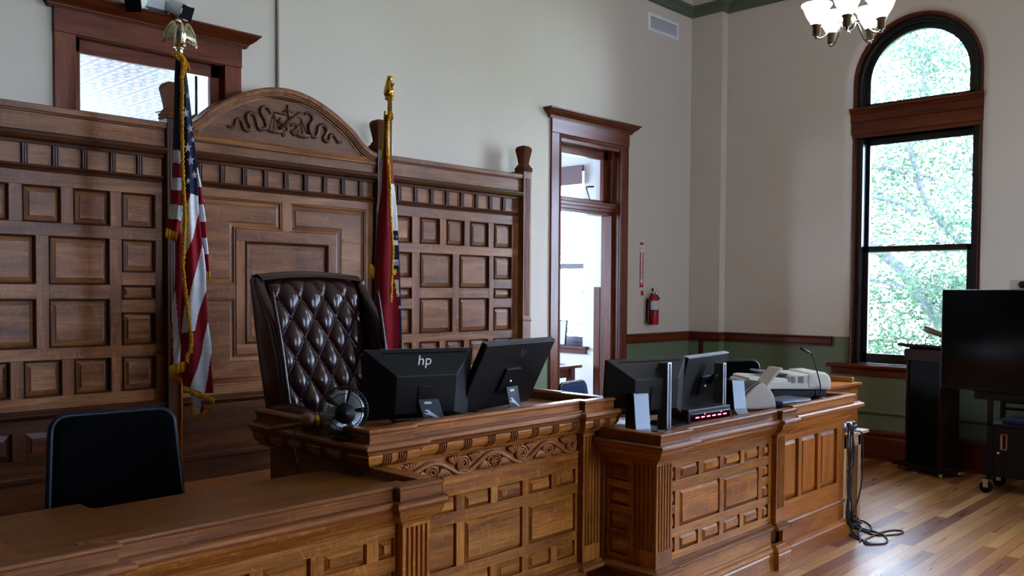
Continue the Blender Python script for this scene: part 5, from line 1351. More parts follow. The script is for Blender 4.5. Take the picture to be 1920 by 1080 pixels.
mb = MB(MM); mb.prism([(-.0, .12), (.14, .12), (.14, .19), (.03, .188), (.005, .175)], ((0, 0, 0), EX, EZ, EY), -.17, .17); mb.build('feeder', M['white_pl'], sc_, bevel=.012)
mb = MB(MM)
for i in range(6):
    for a, b in ((.012, .04), (.06, .1)): mb.box(a, b, -.173, -.168, .13 + i * .008, .134 + i * .008)
mb.build('vent_slots', M['ink'], sc_)
mb = MB(MM); mb.prism([(.13, .09), (.3, .09), (.3, .16), (.275, .195), (.24, .205), (.15, .2), (.13, .19)], ((0, 0, 0), EX, EZ, EY), -.175, .18); mb.build('hump', M['white_pl'], sc_, bevel=.016, segs=3)
mb = MB(MM); mb.prism([(-.17, .2), (-.16, .19), (.02, .178), (.02, .186), (-.15, .205)], ((0, 0, 0), EX, EZ, EY), -.1, .14); mb.build('paper_tray', flat('slate_plastic', srgb(84, 84, 104), .4), sc_, bevel=.003)
mb = MB(MM); mb.tube([V((-.08, -.09, .196)), V((-.12, -.1, .16))], .006, 6); mb.build('tray_stay', M['white_pl'], sc_)
# navy box under the microphone
nb_ = thing('recorder_box', 'flat navy box with a black front at the edge of the right desk', 'box', (5.435, 2.675, ZD), math.radians(-8)); MM = ROOTM[nb_]
mb = MB(MM); mb.box(-.17, .16, -.06, .14, 0, .058); mb.build('housing', M['navy_pl'], nb_, bevel=.012, segs=3)
mb = MB(MM); mb.box(-.03, .14, -.064, -.058, .012, .045); mb.build('front_panel', M['black'], nb_, bevel=.002)
mb = MB(MM)
for k in range(4): mb.box(.0 + k * .03, .012 + k * .03, -.067, -.063, .02, .03)
mb.build('ports', M['silver'], nb_)
m2 = thing('gooseneck_microphone', 'tall black gooseneck microphone rising in front of the white scanner', 'microphone', (5.93, 2.83, ZD), 0, 'gooseneck microphones'); b0 = ROOTM[m2].translation
mtip = at(1, 2.60, 1502, 653); mk2 = at(1, 2.61, 1522, 664); mk3 = at(1, 2.63, 1530, 690); mk4 = at(1, 2.66, 1538, 722)
b0 = V((mk4.x + .01, 2.665, ZD)); place(m2, b0)
mb = MB(); mb.lathe([(0, 0), (.05, 0), (.05, .018), (.04, .03), (.012, .036), (.012, .05)], b0, EZ, 20); mb.build('base', M['black'], m2)
mb = MB(); mb.tube(smooth([b0 + V((0, 0, .04)), mk4, mk3, mk2, mk2.lerp(mtip, .3)], 6), .0045, 8); mb.build('gooseneck', M['black'], m2)
mb = MB(); mb.tube([mk2.lerp(mtip, .2), mk2.lerp(mtip, .35), mtip], [.005, .0085, .0085], 10); mb.build('capsule', M['black'], m2)
# ================================================================== RIGHT PART OF THE ROOM
st = thing('side_table', 'small pale wooden side table at the far end of the right desk', 'table', (6.3, 2.85, 0))
zt = .70; tx0, tx1, ty0, ty1 = 6.13, 6.50, 2.575, 3.15
mb = MB(); mb.box(tx0, tx1, ty0, ty1, zt - .022, zt, EY); mb.build('tabletop', M['pale_wood'], st, bevel=.003)
mb = MB(); mb.box(tx0 + .03, tx1 - .05, ty0 + .04, ty0 + .06, zt - .11, zt - .022, EX); mb.box(tx1 - .07, tx1 - .05, ty0 + .04, ty1 - .04, zt - .11, zt - .022, EY); mb.build('apron', M['pale_wood'], st)
for x in (tx0 + .04, tx1 - .08):
    for y in (ty0 + .04, ty1 - .08): mb = MB(); mb.box(x - .015, x + .035, y, y + .045, 0, zt - .022, EZ); mb.build('leg', M['pale_wood'], st, bevel=.002)
ps = thing('power_strip', 'white and blue adapters in a power strip lying on the pale side table', 'power strip', (6.3, 2.65, zt))
mb = MB(); mb.box(6.2, 6.42, 2.63, 2.68, zt + .001, zt + .035); mb.build('strip', M['navy_pl'], ps, bevel=.006)
for k in range(4): mb = MB(); mb.box(6.21 + k * .052, 6.245 + k * .052, 2.635, 2.675, zt + .034, zt + .062); mb.build('plug', M['white_pl'] if k % 2 == 0 else M['navy_pl'], ps, bevel=.006)
cbz = lambda P, Y=2.55: [at(1, Y, *p) for p in P]
cfl = lambda P, z=.006: [at(2, z, *p) for p in P]
strands = [[(1588, 792), (1586, 840), (1590, 900), (1584, 950), (1589, 980)], [(1592, 795), (1590, 850), (1592, 905), (1586, 960), (1590, 985)], [(1596, 798), (1594, 850), (1588, 890), (1592, 940), (1596, 980)], [(1590, 800), (1597, 830), (1596, 870), (1586, 900), (1588, 950), (1592, 982)], [(1600, 808), (1612, 812), (1614, 850), (1612, 900), (1604, 940), (1594, 970)]]
loops = [[(1590, 982), (1600, 1000), (1622, 1015), (1640, 1020), (1660, 1018), (1663, 1010), (1650, 1000), (1620, 992), (1596, 985)], [(1592, 985), (1612, 992), (1640, 1003), (1670, 1003), (1690, 1000), (1692, 996), (1675, 994), (1650, 999), (1630, 1008), (1620, 1014), (1625, 1020), (1645, 1020)], [(1588, 980), (1610, 975), (1628, 982), (1634, 992), (1625, 996), (1600, 990)], [(1584, 975), (1596, 978), (1615, 988), (1610, 1000), (1614, 1010), (1612, 1016)], [(1586, 985), (1596, 1003), (1612, 1012)]]
labels = ['black cable hanging nearest the end of the right desk', 'black cable dropping straight to the floor beside the pale table leg', 'black cable crossing behind the others by the pale table', 'black cable that loops sideways off the power strip', 'black cable bending over the corner of the pale side table']
for s_, l_, lb_ in zip(strands, loops, labels):
    A = cbz(s_); B = cfl(l_); mb = MB(); P = smooth(A + [B[0] + V((0, 0, .03))] + B[1:], 6)
    mb.tube([V((p.x, min(p.y, 2.535) if p.z > .05 else p.y, max(p.z, .0065))) for p in P], .0058, 7); tag(mb.build('cable', M['cable']), lb_, 'cable', 'black cables by the side table')
mb = MB()
for k in range(26):
    a = R_.uniform(0, 6.28); c = at(2, .02, 1594 + R_.uniform(-5, 8), 978 + R_.uniform(-8, 5)); r = R_.uniform(.03, .07)
    mb.tube([c + V((r * math.cos(a + t * .9), r * .8 * math.sin(a + t * .9), .0 + .012 * (k % 4) + .005 * t)) for t in range(6)], .005, 6)
tag(mb.build('cable_coil', M['cable']), 'tangled coil of black cable on the floor against the table leg', 'cable coil')

# oak cabinet in the corner
cb_ = thing('cabinet', 'light oak cabinet with a raised back rail under the window sill', 'cabinet', (8.1, 3.7, 0))
mb = MB(); mb.box(7.72, 8.44, 3.46, 4.0, .02, .82, EX); mb.build('body', M['mid_oak'], cb_, bevel=.004)
mb = MB(); mb.sweep([(7.72, 4.0), (7.72, 3.46), (8.44, 3.46), (8.44, 4.0)], [(-.02, .80), (.012, .80), (.03, .822), (.03, .84), (-.02, .84)]); mb.box(7.71, 8.45, 3.45, 4.0, .815, .838, EX); mb.build('top', M['mid_oak'], cb_)
mb = MB(); mb.box(7.72, 8.44, 3.97, 4.0, .84, .89, EX); mb.box(8.41, 8.44, 3.5, 4.0, .84, .885, EY); mb.build('back_rail', M['mid_oak'], cb_, bevel=.006)
mb = MB(); mb.box(7.70, 8.46, 3.43, 3.47, .62, .66, EX); mb.build('moulding', M['mid_oak'], cb_, bevel=.006)
mb = MB(); mb.box(7.76, 8.07, 3.44, 3.46, .08, .58, EZ); mb.build('door', M['mid_oak'], cb_, bevel=.004); mb = MB(); mb.box(8.1, 8.4, 3.44, 3.46, .08, .58, EZ); mb.build('door', M['mid_oak'], cb_, bevel=.004)

# lectern
lec = thing('lectern', 'tall dark lectern with a black front panel before the arched window', 'lectern', (8.742, 3.234, 0), math.atan2(-.924, -.382)); MM = ROOTM[lec]
mb = MB(MM); mb.box(0, .56, 0, .31, .045, .075, EX); mb.build('base', M['walnut'], lec, bevel=.004)
for x in (.04, .52):
    for y in (.04, .27):
        mb = MB(MM); mb.lathe([(.014, -.012), (.019, 0), (.014, .012)], (x, y, .0195), EX, 12); mb.box(x - .015, x + .015, y - .012, y + .012, .032, .046); mb.build('caster', M['chrome'], lec)
mb = MB(MM); mb.box(.11, .13, .04, .29, .075, 1.06, EZ); mb.build('side_panel', M['walnut'], lec); mb = MB(MM); mb.box(.48, .5, .04, .29, .075, 1.06, EZ); mb.build('side_panel', M['walnut'], lec)
mb = MB(MM); mb.box(.13, .48, .055, .075, .075, 1.06); mb.build('front_panel', M['black_matte'], lec)
mb = MB(MM); mb.box(.09, .52, .03, .3, 1.06, 1.17, EX); mb.build('head_box', M['walnut'], lec, bevel=.004)
mb = MB(MM); mb.prism([(-.0, 1.2), (.0, 1.222), (.34, 1.15), (.34, 1.128)], ((0, 0, 0), EY, EZ, EX), .03, .58, EX); mb.build('reading_top', M['walnut'], lec, bevel=.003)
ll = thing('reading_lamp', 'small slim reading lamp on a bent stem atop the dark lectern', 'lamp', tuple(MM @ V((.31, .1, 1.2)))); 
a, b = at(0, 8.62, 1735, 645), at(0, 8.62, 1741, 628); c, e = at(0, 8.62, 1733, 615), at(0, 8.62, 1766, 628)
place(ll, (a.x, a.y, 1.2)); mb = MB(); mb.tube(smooth([V((a.x, a.y, 1.2)), a.lerp(b, .5) + V((0, .01, 0)), b + V((0, -.005, 0)), (c + e) / 2 + V((0, .06, -.0))], 5), .005, 7); mb.build('stem', M['black'], ll)
mb = MB(); mb.lathe([(.02, 0), (.028, .01), (.028, .17), (.02, .18)], c, e - c, 14); mb.build('shade', flat('dull_brass', srgb(120, 104, 88), .4, .6), ll)
mb = MB(); c0 = MM @ V((.085, .12, .0)); 
for k in range(5): mb.tube([V((c0.x + R_.uniform(-.03, .02), c0.y + .0 + R_.uniform(-.015, .02), z)) for z in (1.04, 1.0, .96, .93 - .01 * k)], .006, 6)
tag(mb.build('cord_bundle', M['cable']), 'bundle of black cord hanging on the left side of the lectern', 'cord')

# television on its cart
tv = thing('television', 'large black flat television at the right edge of the picture', 'television', (8.2, 1.9, .88))
mb = MB(); mb.box(8.17, 8.22, 1.17, 2.625, .875, 1.733); mb.build('bezel', M['black'], tv, bevel=.006)
mb = MB(); mb.box(8.166, 8.172, 1.185, 2.61, .905, 1.722); mb.build('screen', M['screen'], tv)
mb = MB(); mb.box(8.22, 8.27, 1.5, 2.3, .95, 1.5); mb.build('rear_housing', M['black'], tv, bevel=.015)
cf = thing('conference_camera', 'white boxy video camera standing on top of the television', 'camera', (8.2, 1.98, 1.734))
Y0 = at(0, 8.19, 1894, 530).y
mb = MB(); mb.box(8.165, 8.235, Y0 - .2, Y0, 1.735, 1.815); mb.build('body', M['beige_pl'], cf, bevel=.01, segs=3)
mb = MB(); mb.lathe([(.028, 0), (.03, .008), (.022, .01), (.018, .004)], (8.165, Y0 - .1, 1.775), -EX, 20); mb.build('lens_ring', M['black'], cf)
mb = MB(); mb.lathe([(.016, 0), (.01, .006), (.001, .008)], (8.164, Y0 - .1, 1.775), -EX, 16); mb.build('lens', M['screen'], cf)
ct = thing('tv_cart', 'black metal equipment cart on casters under the television', 'cart', (8.4, 1.8, 0))
mb = MB()
for y in (2.24, 1.36):
    for x in (8.24, 8.62): mb.box(x - .02, x + .02, y - .02, y + .02, .12, .84, EZ)
mb.build('post', M['black'], ct, bevel=.003)
mb = MB(); mb.box(8.2, 8.66, 1.3, 2.36, .84, .87); mb.box(8.2, 8.24, 1.3, 2.36, .80, .84); mb.box(8.215, 8.3, 1.25, 2.38, .86, .9); mb.build('top_shelf', M['black'], ct, bevel=.004)
mb = MB()
for z in (.74, .68): mb.box(8.6, 8.62, 1.36, 2.24, z, z + .025)
mb.build('back_bar', M['black'], ct)
mb = MB(); mb.box(8.22, 8.64, 1.34, 2.26, .575, .6); mb.build('middle_shelf', M['black'], ct, bevel=.004)
mb = MB(); mb.box(8.23, 8.64, 1.35, 2.25, .15, .575); mb.build('cabinet_box', M['black'], ct, bevel=.003)
mb = MB(); mb.box(8.222, 8.232, 1.82, 2.2, .17, .56); dr = mb.build('door', M['black'], ct, bevel=.003)
hp0, hp1 = at(0, 8.22, 1876, 813), at(0, 8.22, 1888, 845)
mb = MB(); t = .009
for y0, y1, z0, z1 in ((hp1.y, hp0.y, hp0.z - t, hp0.z), (hp1.y, hp0.y, hp1.z, hp1.z + t), (hp0.y - t * 1.8, hp0.y, hp1.z, hp0.z), (hp1.y, hp1.y + t, hp1.z, hp0.z)): mb.box(8.216, 8.224, y0, y1, z0, z1)
mb.build('handle', flat('copper_handle', srgb(196, 146, 116), .3, .7), dr, label='copper-coloured recessed handle')
lk = at(0, 8.22, 1871, 850); mb = MB(); mb.lathe([(.011, 0), (.011, .005), (.005, .007)], (8.223, lk.y, lk.z), -EX, 14); mb.build('lock', M['chrome'], dr)
for y in (2.26, 1.36):
    for x in (8.24, 8.62):
        mb = MB(); mb.lathe([(.03, -.022), (.05, -.018), (.052, 0), (.05, .018), (.03, .022)], (x, y, .0525), EX, 18); w_ = mb.build('caster', M['black_matte'], ct)
        mb = MB(); mb.box(x - .03, x + .03, y - .02, y + .03, .1, .122); mb.box(x - .028, x - .022, y - .02, y + .02, .05, .105); mb.box(x + .022, x + .028, y - .02, y + .02, .05, .105); mb.build('fork', M['chrome'], w_)
db = thing('player_box', 'low dark blue box on the middle shelf of the black cart', 'box', (8.4, 1.85, .6))
mb = MB(); mb.box(8.28, 8.56, 1.6, 2.16, .601, .645); mb.build('housing', M['navy_pl'], db, bevel=.008)

# ------------------------------------------------------------------ chandelier
DC = 5.5; hc = atd(1592, 41, DC); cn = thing('chandelier', 'brushed metal chandelier with five glowing white bell shades', 'chandelier', hc)
fwd = V((CAM.x - hc.x, CAM.y - hc.y, 0)).normalized(); rr = .196
mb = MB(); mb.lathe([(.001, -.075), (.007, -.07), (.009, -.062), (.005, -.055), (.006, -.05), (.025, -.045), (.04, -.025), (.043, -.0), (.036, .025), (.02, .04), (.012, .05), (.012, .3), (.02, .31), (.012, .32)], hc, EZ, 22); mb.build('hub', M['nickel'], cn)
mb = MB(); mb.tube([hc + V((0, 0, .3)), V((hc.x, hc.y, HC - .02))], .008, 8); mb.lathe([(.07, 0), (.06, .03), (.02, .05)], (hc.x, hc.y, HC - .001), -EZ, 20); mb.build('stem', M['nickel'], cn)
for k in range(5):
    a = math.atan2(fwd.y, fwd.x) + 2 * PI * k / 5 - .06; rd_ = V((math.cos(a), math.sin(a), 0)); s_ = hc + rd_ * rr
    mb = MB(); mb.tube(smooth([hc + rd_ * .035 + V((0, 0, -.005)), hc + rd_ * .075 + V((0, 0, .0)), hc + rd_ * .11 + V((0, 0, -.045)), hc + rd_ * .145 + V((0, 0, -.085)), hc + rd_ * .175 + V((0, 0, -.098)), s_ + V((0, 0, -.09))], 5), .006, 8); mb.lathe([(.001, -.02), (.011, -.012), (.012, -.004), (.007, .004)], s_ + V((0, 0, -.085)), EZ, 14)
    ar = mb.build('arm', M['nickel'], cn)
    mb = MB(); mb.lathe([(.008, -.085), (.024, -.08), (.024, -.03), (.028, -.028), (.028, -.024), (.034, -.02), (.034, -.014), (.02, -.012)], s_, EZ, 20); mb.build('socket', M['nickel'], ar)
    mb = MB(); mb.lathe([(.03, -.014), (.042, .01), (.058, .035), (.07, .062), (.077, .085), (.086, .098), (.092, .104), (.092, .11), (.084, .106), (.07, .09), (.05, .04), (.03, .0)], s_, EZ, 28, cap=False); mb.build('shade', M['shade'], cn)

# ------------------------------------------------------------------ on the back wall
vg = thing('vent_grille', 'white wall vent grille high in the corner of the back wall', 'vent', (8.4, YA, 4.6))
vx0, vx1 = 8.10, 8.69; zt_, zb_ = at(1, YA, 1215.5, 22).z, at(1, YA, 1215.5, 56).z
mb = MB(); mb.sweep([(vx0, zb_), (vx0, zt_), (vx1, zt_), (vx1, zb_)], [(0, 0), (0, .008), (.006, .012), (.032, .012), (.036, .006), (.036, 0)], FP(YA), closed=True); mb.build('frame', M['white'], vg)
mb = MB(); n = 9
for k in range(n):
    z = zb_ + .045 + (zt_ - zb_ - .09) * k / (n - 1); mb.obox((vx0 + .034, YA - .014, z - .008), (vx1 - vx0 - .068, 0, 0), (0, .010, .012), (0, .001, -.003))
mb.build('slats', M['white'], vg)
mb = MB(); mb.box(vx0 + .03, vx1 - .03, YA - .004, YA - .001, zb_ + .03, zt_ - .03); mb.build('backing', M['ink'], vg)

fx = 8.135; fe = thing('fire_extinguisher', 'red fire extinguisher hanging on the back wall', 'extinguisher', (fx, YA - .07, 1.335))
yb = YA - .085
mb = MB(); mb.lathe([(.05, 0), (.058, .004), (.06, .012), (.06, .25), (.058, .27), (.046, .295), (.026, .312), (.02, .318), (.02, .33)], (fx, yb, 1.335), EZ, 28); mb.build('cylinder', M['red_enamel'], fe)
def lbl(a0, a1, z0, z1, m, nm, rr=.0608):
    mb = MB(); mb.grid(lambda u, v: (fx + rr * math.sin(a0 + (a1 - a0) * u), yb - rr * math.cos(a0 + (a1 - a0) * u), z0 + (z1 - z0) * v), 12, 1); mb.build(nm, m, fe)
lbl(-1.5, .0, 1.50, 1.595, M['paper'], 'label'); lbl(.0, .28, 1.50, 1.595, M['lbl_yellow'], 'yellow_label'); lbl(.28, 1.0, 1.505, 1.595, M['paper'], 'label')
for k in range(5):
    z = 1.512 + k * .016; lbl(-1.35, -.15, z, z + .004, M['ink'], 'print', .0611)
for k in range(3): lbl(.06, .22, 1.512 + k * .026, 1.524 + k * .026, M['ink'], 'pictogram', .0611)
mb = MB(); mb.lathe([(.0612, 0), (.0625, .002), (.0625, .01), (.0612, .012)], (fx, yb, 1.485), EZ, 28, cap=False); mb.box(fx - .02, fx + .02, yb + .05, YA - .002, 1.36, 1.62); mb.build('bracket', M['black'], fe)
mb = MB(); mb.lathe([(.018, 0), (.018, .04), (.014, .045)], (fx, yb, 1.66), EZ, 14); mb.build('valve', M['chrome'], fe)
mb = MB(); mb.obox((fx - .02, yb - .012, 1.70), (-.025, -.01, .028), (0, .022, 0), (.012, 0, .012)); mb.obox((fx + .015, yb - .012, 1.685), (.055, -.03, -.075), (0, .02, 0), (.01, 0, .006)); mb.build('handle', M['blue_pl'], fe, bevel=.003)
mb = MB(); mb.tube([V((fx + .035 + .018 * math.cos(t * PI / 8), yb - .02, 1.715 + .018 * math.sin(t * PI / 8))) for t in range(16)], .002, 5, closed=True); mb.build('pull_ring', M['chrome'], fe)
mb = MB(); mb.lathe([(.014, 0), (.014, .008), (.004, .01)], (fx + .035, yb - .02, 1.675), -EY, 12); mb.build('gauge', M['chrome'], fe)
mb = MB(); mb.tube(smooth([V((fx - .015, yb - .0, 1.675)), V((fx - .055, yb - .01, 1.665)), V((fx - .078, yb - .01, 1.6)), V((fx - .078, yb - .01, 1.5)), V((fx - .072, yb - .012, 1.43))], 5), .0095, 8); mb.tube([V((fx - .072, yb - .012, 1.44)), V((fx - .07, yb - .012, 1.345))], [.012, .02], 10); mb.build('hose', M['black'], fe)
mb = MB(); mb.box(fx - .115, fx - .085, YA - .012, YA - .001, 1.655, 1.705); mb.build('bracket_tag', M['red_sign'], fe)

sg = thing('fire_extinguisher_sign', 'tall narrow red and white sign pointing down to the extinguisher', 'sign', (8.025, YA, 1.99))
sx0, sx1, sz0, sz1 = 7.99, 8.055, 1.745, 2.235; cxs = (sx0 + sx1) / 2
mb = MB(); mb.box(sx0, sx1, YA - .003, YA - .0005, sz0, sz1); mb.build('plate', M['red_sign'], sg)
mb = MB(); w = sx1 - sx0
A = [(cxs, sz0 + .018), (cxs + .027, sz0 + .075), (cxs + .017, sz0 + .075), (cxs + .017, sz1 - .105), (sx1, sz1 - .105), (sx1, sz1 - .022), (cxs + .012, sz1 - .022), (cxs, sz1 - .04), (cxs - .012, sz1 - .022), (sx0, sz1 - .022), (sx0, sz1 - .105), (cxs - .017, sz1 - .105), (cxs - .017, sz0 + .075), (cxs - .027, sz0 + .075)]
mb.prism(A, FP(YA - .003), .0002, .0008); mb.build('arrow', M['paper'], sg)
ft = lambda b, s, z, x=cxs, m='ink', sx=1: text_mesh('lettering', b, s, basis((x, YA - .0042, z), EX, EZ), M[m], sg, 0, .0002, sx=sx)
ft('FIRE', .026, sz1 - .065)
for k, c in enumerate('EXTINGUISHER'): ft(c, .027, sz1 - .122 - k * .0235, sx=1.15)

jb_ = thing('junction_box', 'white square junction box between the two cameras above the high window', 'junction box', at(1, YA, 295, 13))
sc1 = thing('security_camera', 'white bullet security camera directly above the eagle, right of the junction box', 'camera', at(1, YA - .1, 335, 20), 0, 'security cameras above the high window')
sc2 = thing('security_camera', 'white bullet security camera left of the junction box, mostly its dark face showing', 'camera', at(1, YA - .1, 260, 5), 0, 'security cameras above the high window')
q = lambda a, b, yy: at(1, yy, 220 + a / 8.306, b / 8.306)
a, b = q(470, -60, YA - .06), q(770, 170, YA - .06); zlo = b.z - .0
mb = MB(); mb.box(a.x, b.x, YA - .06, YA - .001, zlo, a.z); mb.build('housing', M['white'], jb_, bevel=.004)
c0, c1 = q(905, 130, YA - .1), q(1090, 205, YA - .2); cdv = (c1 - c0).normalized()
mb = MB(); mb.lathe([(.02, 0), (.045, .01), (.05, .04), (.052, .16), (.05, .165)], c0 - cdv * .05, cdv, 22); cb1 = mb.build('body', M['white'], sc1)
mb = MB(); f0 = c0 + cdv * .105; up_ = V((-cdv.x * cdv.z, -cdv.y * cdv.z, 1 - cdv.z ** 2)).normalized(); sd = cdv.cross(up_); mb.obox(f0 - sd * .048 - up_ * .045, sd * .096, up_ * .09, cdv * .012); mb.build('lens_front', M['black_matte'], sc1, bevel=.02, segs=3)
mb = MB(); bx = q(800, 130, YA - .03); mb.lathe([(.045, 0), (.045, .012), (.02, .02), (.018, .05)], V((b.x, YA - .035, bx.z)), EX + V((0, -.2, 0)), 18); mb.tube([V((b.x + .02, YA - .05, bx.z)), c0 - cdv * .04], .022, 10); mb.build('mount', M['white'], sc1)
d1 = q(240, 30, YA - .2); d0 = q(390, 0, YA - .08); cdv = (d1 - d0).normalized()
mb = MB(); mb.lathe([(.02, 0), (.045, .01), (.05, .04), (.052, .14), (.05, .145)], d1 - cdv * .15, cdv, 22); cb2 = mb.build('body', M['white'], sc2)
mb = MB(); up_ = V((-cdv.x * cdv.z, -cdv.y * cdv.z, 1 - cdv.z ** 2)).normalized(); sd = cdv.cross(up_); f0 = d1 - cdv * .006; mb.obox(f0 - sd * .05 - up_ * .06, sd * .1, up_ * .12, cdv * .012); mb.build('lens_front', M['black_matte'], sc2, bevel=.02, segs=3)
mb = MB(); mb.tube([V((a.x, YA - .04, a.z - .09)), V((a.x - .04, YA - .07, a.z - .1)), d1 - cdv * .13], .022, 10); mb.build('mount', M['white'], sc2)
cn_ = at(1, YA - .012, 521, 100)
mb = MB(); mb.tube([V((cn_.x, YA - .012, 2.6)), V((cn_.x, YA - .012, HC - .02))], .0115, 10); tag(mb.build('conduit', flat('painted_conduit', srgb(176, 168, 152), .5)), 'thin painted conduit running up the back wall behind the arched pediment', 'pipe')

# ------------------------------------------------------------------ office things
ot = thing('office_table', 'wooden table under the office window, seen through the doorway', 'table', (8.25, 7.2, 0))
t0 = at(1, 6.95, 1092, 684); zt = t0.z
mb = MB(); mb.box(t0.x - 1.1, t0.x, 6.95, 7.75, zt - .035, zt, EX); mb.build('tabletop', M['trim'], ot, bevel=.006)
mb = MB(); mb.box(t0.x - 1.04, t0.x - .1, 7.02, 7.68, zt - .15, zt - .035, EX); mb.build('apron', M['trim'], ot)
for x in (t0.x - 1.05, t0.x - .16):
    for y in (7.0, 7.62): mb = MB(); mb.box(x, x + .08, y, y + .08, 0, zt - .035, EZ); mb.build('leg', M['trim'], ot, bevel=.004)
pf = thing('picture_frame', 'small black-edged picture leaning on the office window sill', 'picture frame', (9.06, 7.85, .97))
a, b = at(0, 9.07, 1042, 603), at(0, 9.07, 1062, 640); 
Mp = basis((9.05, b.y, .971), V((0, 1, 0)), V((.12, 0, .99)).normalized())
w, h = .32, a.z - .97 + .02
mb = MB(Mp); mb.box(0, w, 0, h, -.01, .002); mb.build('print', M['paper'], pf)
mb = MB(Mp); 
for x0, x1, y0, y1 in ((0, w, 0, .012), (0, w, h - .012, h), (0, .012, 0, h), (w - .012, w, 0, h)): mb.box(x0, x1, y0, y1, -.012, .01)
mb.build('frame', M['black'], pf)
hb = thing('roller_blind', 'brown rolled blind at the head of the office window', 'blind', (9.06, 7.95, 3.2))
z1 = at(0, 9.05, 1070, 312).z; z0 = at(0, 9.05, 1070, 347).z
mb = MB(); mb.box(9.03, 9.05, 7.38, 8.52, z0, z1, EY); mb.build('slat_stack', flat('plum_blind', srgb(110, 84, 92), .6), hb, bevel=.004)
pd = thing('pendant_fan', 'dark ceiling fan hanging in the office behind the high window', 'ceiling fan', (0, 0, OZ))
f_ = at(1, 8.6, 368, 212); place(pd, (f_.x, f_.y, OZ)); ft_ = at(1, 8.6, 367, 180)
mb = MB(); mb.tube([V((f_.x, f_.y, OZ)), V((f_.x, f_.y, at(1, 8.6, 368, 222).z))], .014, 8); mb.lathe([(.0, .0), (.09, 0), (.08, .05), (.02, .06)], (f_.x, f_.y, OZ - .001), -EZ, 16); zm = at(1, 8.6, 368, 222).z; mb.lathe([(.02, .04), (.08, .0), (.09, -.05), (.05, -.09), (.001, -.1)], (f_.x, f_.y, zm), EZ, 18); mb.build('motor', M['black'], pd)
for k in range(4):
    mb = MB(); a = 2 * PI * k / 4 + .5; mb.obox(V((f_.x, f_.y, zm - .05)) + V((math.cos(a), math.sin(a), 0)) * .12 + V((-math.sin(a), math.cos(a), 0)) * -.06, V((math.cos(a), math.sin(a), 0)) * .45, V((-math.sin(a), math.cos(a), .1)) * .12, V((0, 0, .008))); mb.build('blade', M['black'], pd)
mb = MB(); wl = at(0, 8.9, 1121, 332); 
wl_ = thing('wall_bracket', 'dark metal bracket on the office wall beside the window', 'bracket', (8.59, 6.5, 3.2))
w0, w1, w2 = at(0, 8.57, 1120, 332), at(0, 8.57, 1131, 331), at(0, 8.57, 1130, 368)
mb.tube([w0, w1, w1 + V((.03, 0, 0))], .012, 8); mb.tube([w0 + V((0, 0, -.01)), w2, w2 + V((.03, 0, 0))], .008, 6); mb.build('arm', M['black'], wl_); place(wl_, (8.59, w1.y, w1.z))

# ------------------------------------------------------------------ outside: lawn and trees
mb = MB(); mb.box(XB + .6, 60, -40, 50, -4.7, -4.5); struct('ground', mb, M['ground'])
def treeat(name, label, X, limbs, boxes, nleaf, ls):
    o = thing(name, label, 'tree', (X, 5.0, -4.5), 0, None)
    mb = MB()
    for r0, r1, P in limbs:
        pts = smooth([at(0, X + dx, a, b) for a, b, dx in P], 5); n = len(pts)
        mb.tube(pts, [.62 * (r0 + (r1 - r0) * i / (n - 1)) for i in range(n)], 8)
    mb.build('trunk', M['bark'], o)
    mb = MB(); rs = random.Random(3)
    cl = []
    for (y0, y1, z0, z1, dens) in boxes:
        for _ in range(int(dens)): cl.append((V((X + rs.uniform(-1.6, 1.8), rs.uniform(y0, y1), rs.uniform(z0, z1))), rs.uniform(.25, .75)))
    tot = sum(r for _, r in cl)
    for c, r in cl:
        for _ in range(int(nleaf * r / tot)):
            p = c + V((rs.gauss(0, .5), rs.gauss(0, .55), rs.gauss(0, .36))) * r * 1.1
            u = V((rs.gauss(0, 1), rs.gauss(0, 1), rs.gauss(0, 1))).normalized(); w = u.orthogonal().normalized(); s = ls * rs.uniform(.6, 1.3)
            mb.v += [p - u * s, p + w * s * .45, p + u * s, p - w * s * .45]; k = len(mb.v)
            mb.f.append((k - 4, k - 3, k - 2, k - 1)); mb.mi.append(0); mb.sm.append(False); mb.uv.append([(0, 0)] * 4)
    mb.build('foliage', M['leaf'], o, kind='stuff')
    return o
limbs = [(.2, .13, [(1700, 1150, 0), (1740, 800, 0), (1785, 660, 0), (1752, 590, 0), (1712, 540, 0), (1690, 505, 0), (1640, 465, .2), (1600, 440, .4)]),
 (.13, .07, [(1870, 620, .6), (1835, 505, .5), (1800, 452, .5), (1764, 415, .4), (1735, 370, .3), (1720, 330, .3), (1700, 250, .2)]),
 (.09, .05, [(1600, 355, -.5), (1635, 366, -.5), (1672, 375, -.4), (1700, 386, -.4), (1712, 402, -.3)]),
 (.06, .035, [(1600, 520, -.8), (1630, 524, -.8), (1680, 534, -.7), (1720, 540, -.7), (1760, 541, -.6)]),
 (.05, .03, [(1800, 470, -.6), (1770, 472, -.6), (1742, 484, -.6), (1730, 500, -.7), (1719, 514, -.7), (1718, 540, -.7)]),
 (.045, .02, [(1630, 455, -.8), (1645, 448, -.8), (1680, 450, -.8), (1720, 455, -.8)]), (.05, .02, [(1600, 310, .2), (1680, 320, .2), (1740, 330, .2), (1800, 350, .2)]),
 (.06, .03, [(1740, 180, .5), (1730, 140, .5), (1745, 90, .5), (1760, 40, .5)]), (.03, .015, [(1680, 320, 0), (1640, 290, 0), (1610, 280, 0)]), (.04, .02, [(1830, 330, .3), (1815, 280, .3), (1805, 240, .3)])]
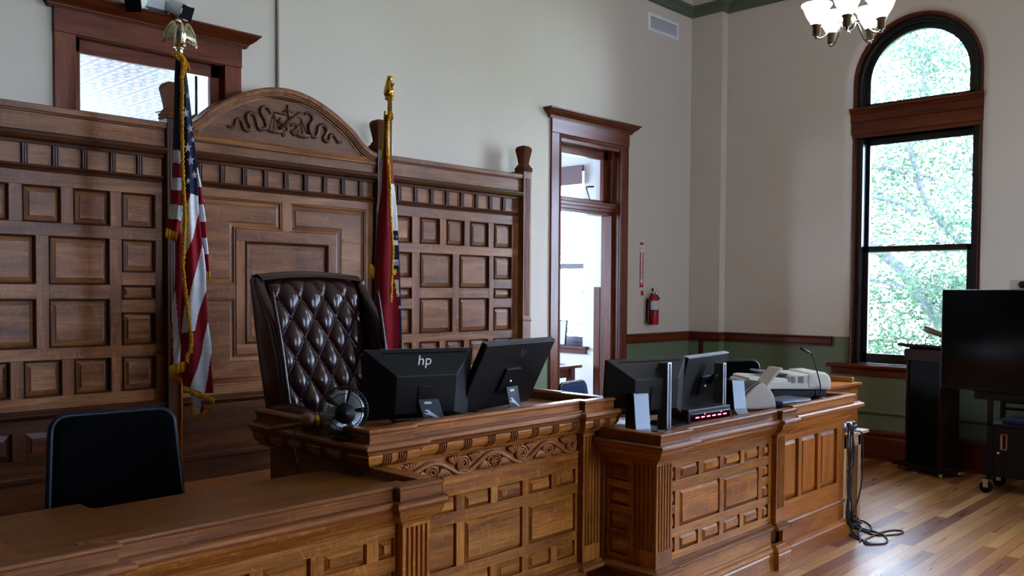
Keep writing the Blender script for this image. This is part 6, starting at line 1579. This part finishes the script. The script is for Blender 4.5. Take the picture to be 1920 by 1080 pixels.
treeat('tree', 'pale leafy tree filling the view through the arched window', 14.5, limbs, [(2.3, 8.2, .2, 7.4, 230), (2.5, 8.0, .0, 2.2, 110), (8.2, 12, 0, 7, 60)], 80000, .05)

# ================================================================== LIGHT
wd = bpy.data.worlds.new('world'); scn.world = wd; wd.use_nodes = True
bg = wd.node_tree.nodes['Background']; bg.inputs[0].default_value = (.575, .735, 1.0, 1); bg.inputs[1].default_value = 7.0
def portal(name, c, e1, sx, sy, n):
    l = bpy.data.lights.new(name, 'AREA'); l.shape = 'RECTANGLE'; l.size = sx; l.size_y = sy; l.cycles.is_portal = True
    o = bpy.data.objects.new(name, l); COL.objects.link(o)
    z = -V(n).normalized(); x = V(e1).normalized(); y = z.cross(x)
    Mq = Matrix.Identity(4)
    for i in range(3): Mq[i][0] = x[i]; Mq[i][1] = y[i]; Mq[i][2] = z[i]; Mq[i][3] = c[i]
    o.matrix_world = Mq
for a, b in FILL_WIN: portal('daylight', ((a + b) / 2, YF - .22, 2.72), EX, 1.7, 3.55, EY)
for y0, y1 in WINS: portal('window_daylight', (XB + .42, (y0 + y1) / 2, 2.75), EY, 1.4, 3.7, -EX)
portal('office_daylight', (XB + .42, 7.95, 2.15), EY, 1.1, 2.4, -EX)
for a, b in added_ow: portal('office_daylight', ((a + b) / 2, OY1 + .22, 2.2), EX, 1.6, 2.6, -EY)
sl = bpy.data.lights.new('sun', 'SUN'); sl.energy = .5; sl.angle = .01; sl.color = (1, .96, .88); so = bpy.data.objects.new('sun', sl); COL.objects.link(so)
so.rotation_euler = (0, math.radians(-38), math.radians(12))      # from the west, high over the roof: it reaches only the trees
cy = scn.cycles
cy.use_denoising = True; cy.max_bounces = 8; cy.diffuse_bounces = 2; cy.glossy_bounces = 4; cy.transparent_max_bounces = 12; cy.sample_clamp_indirect = 8; cy.caustics_reflective = False; cy.caustics_refractive = False
vs = scn.view_settings
scn.display_settings.display_device = 'sRGB'; vs.view_transform = 'Standard'; vs.look = 'None'; vs.gamma = 1; vs.use_curve_mapping = False; vs.exposure = 2.72
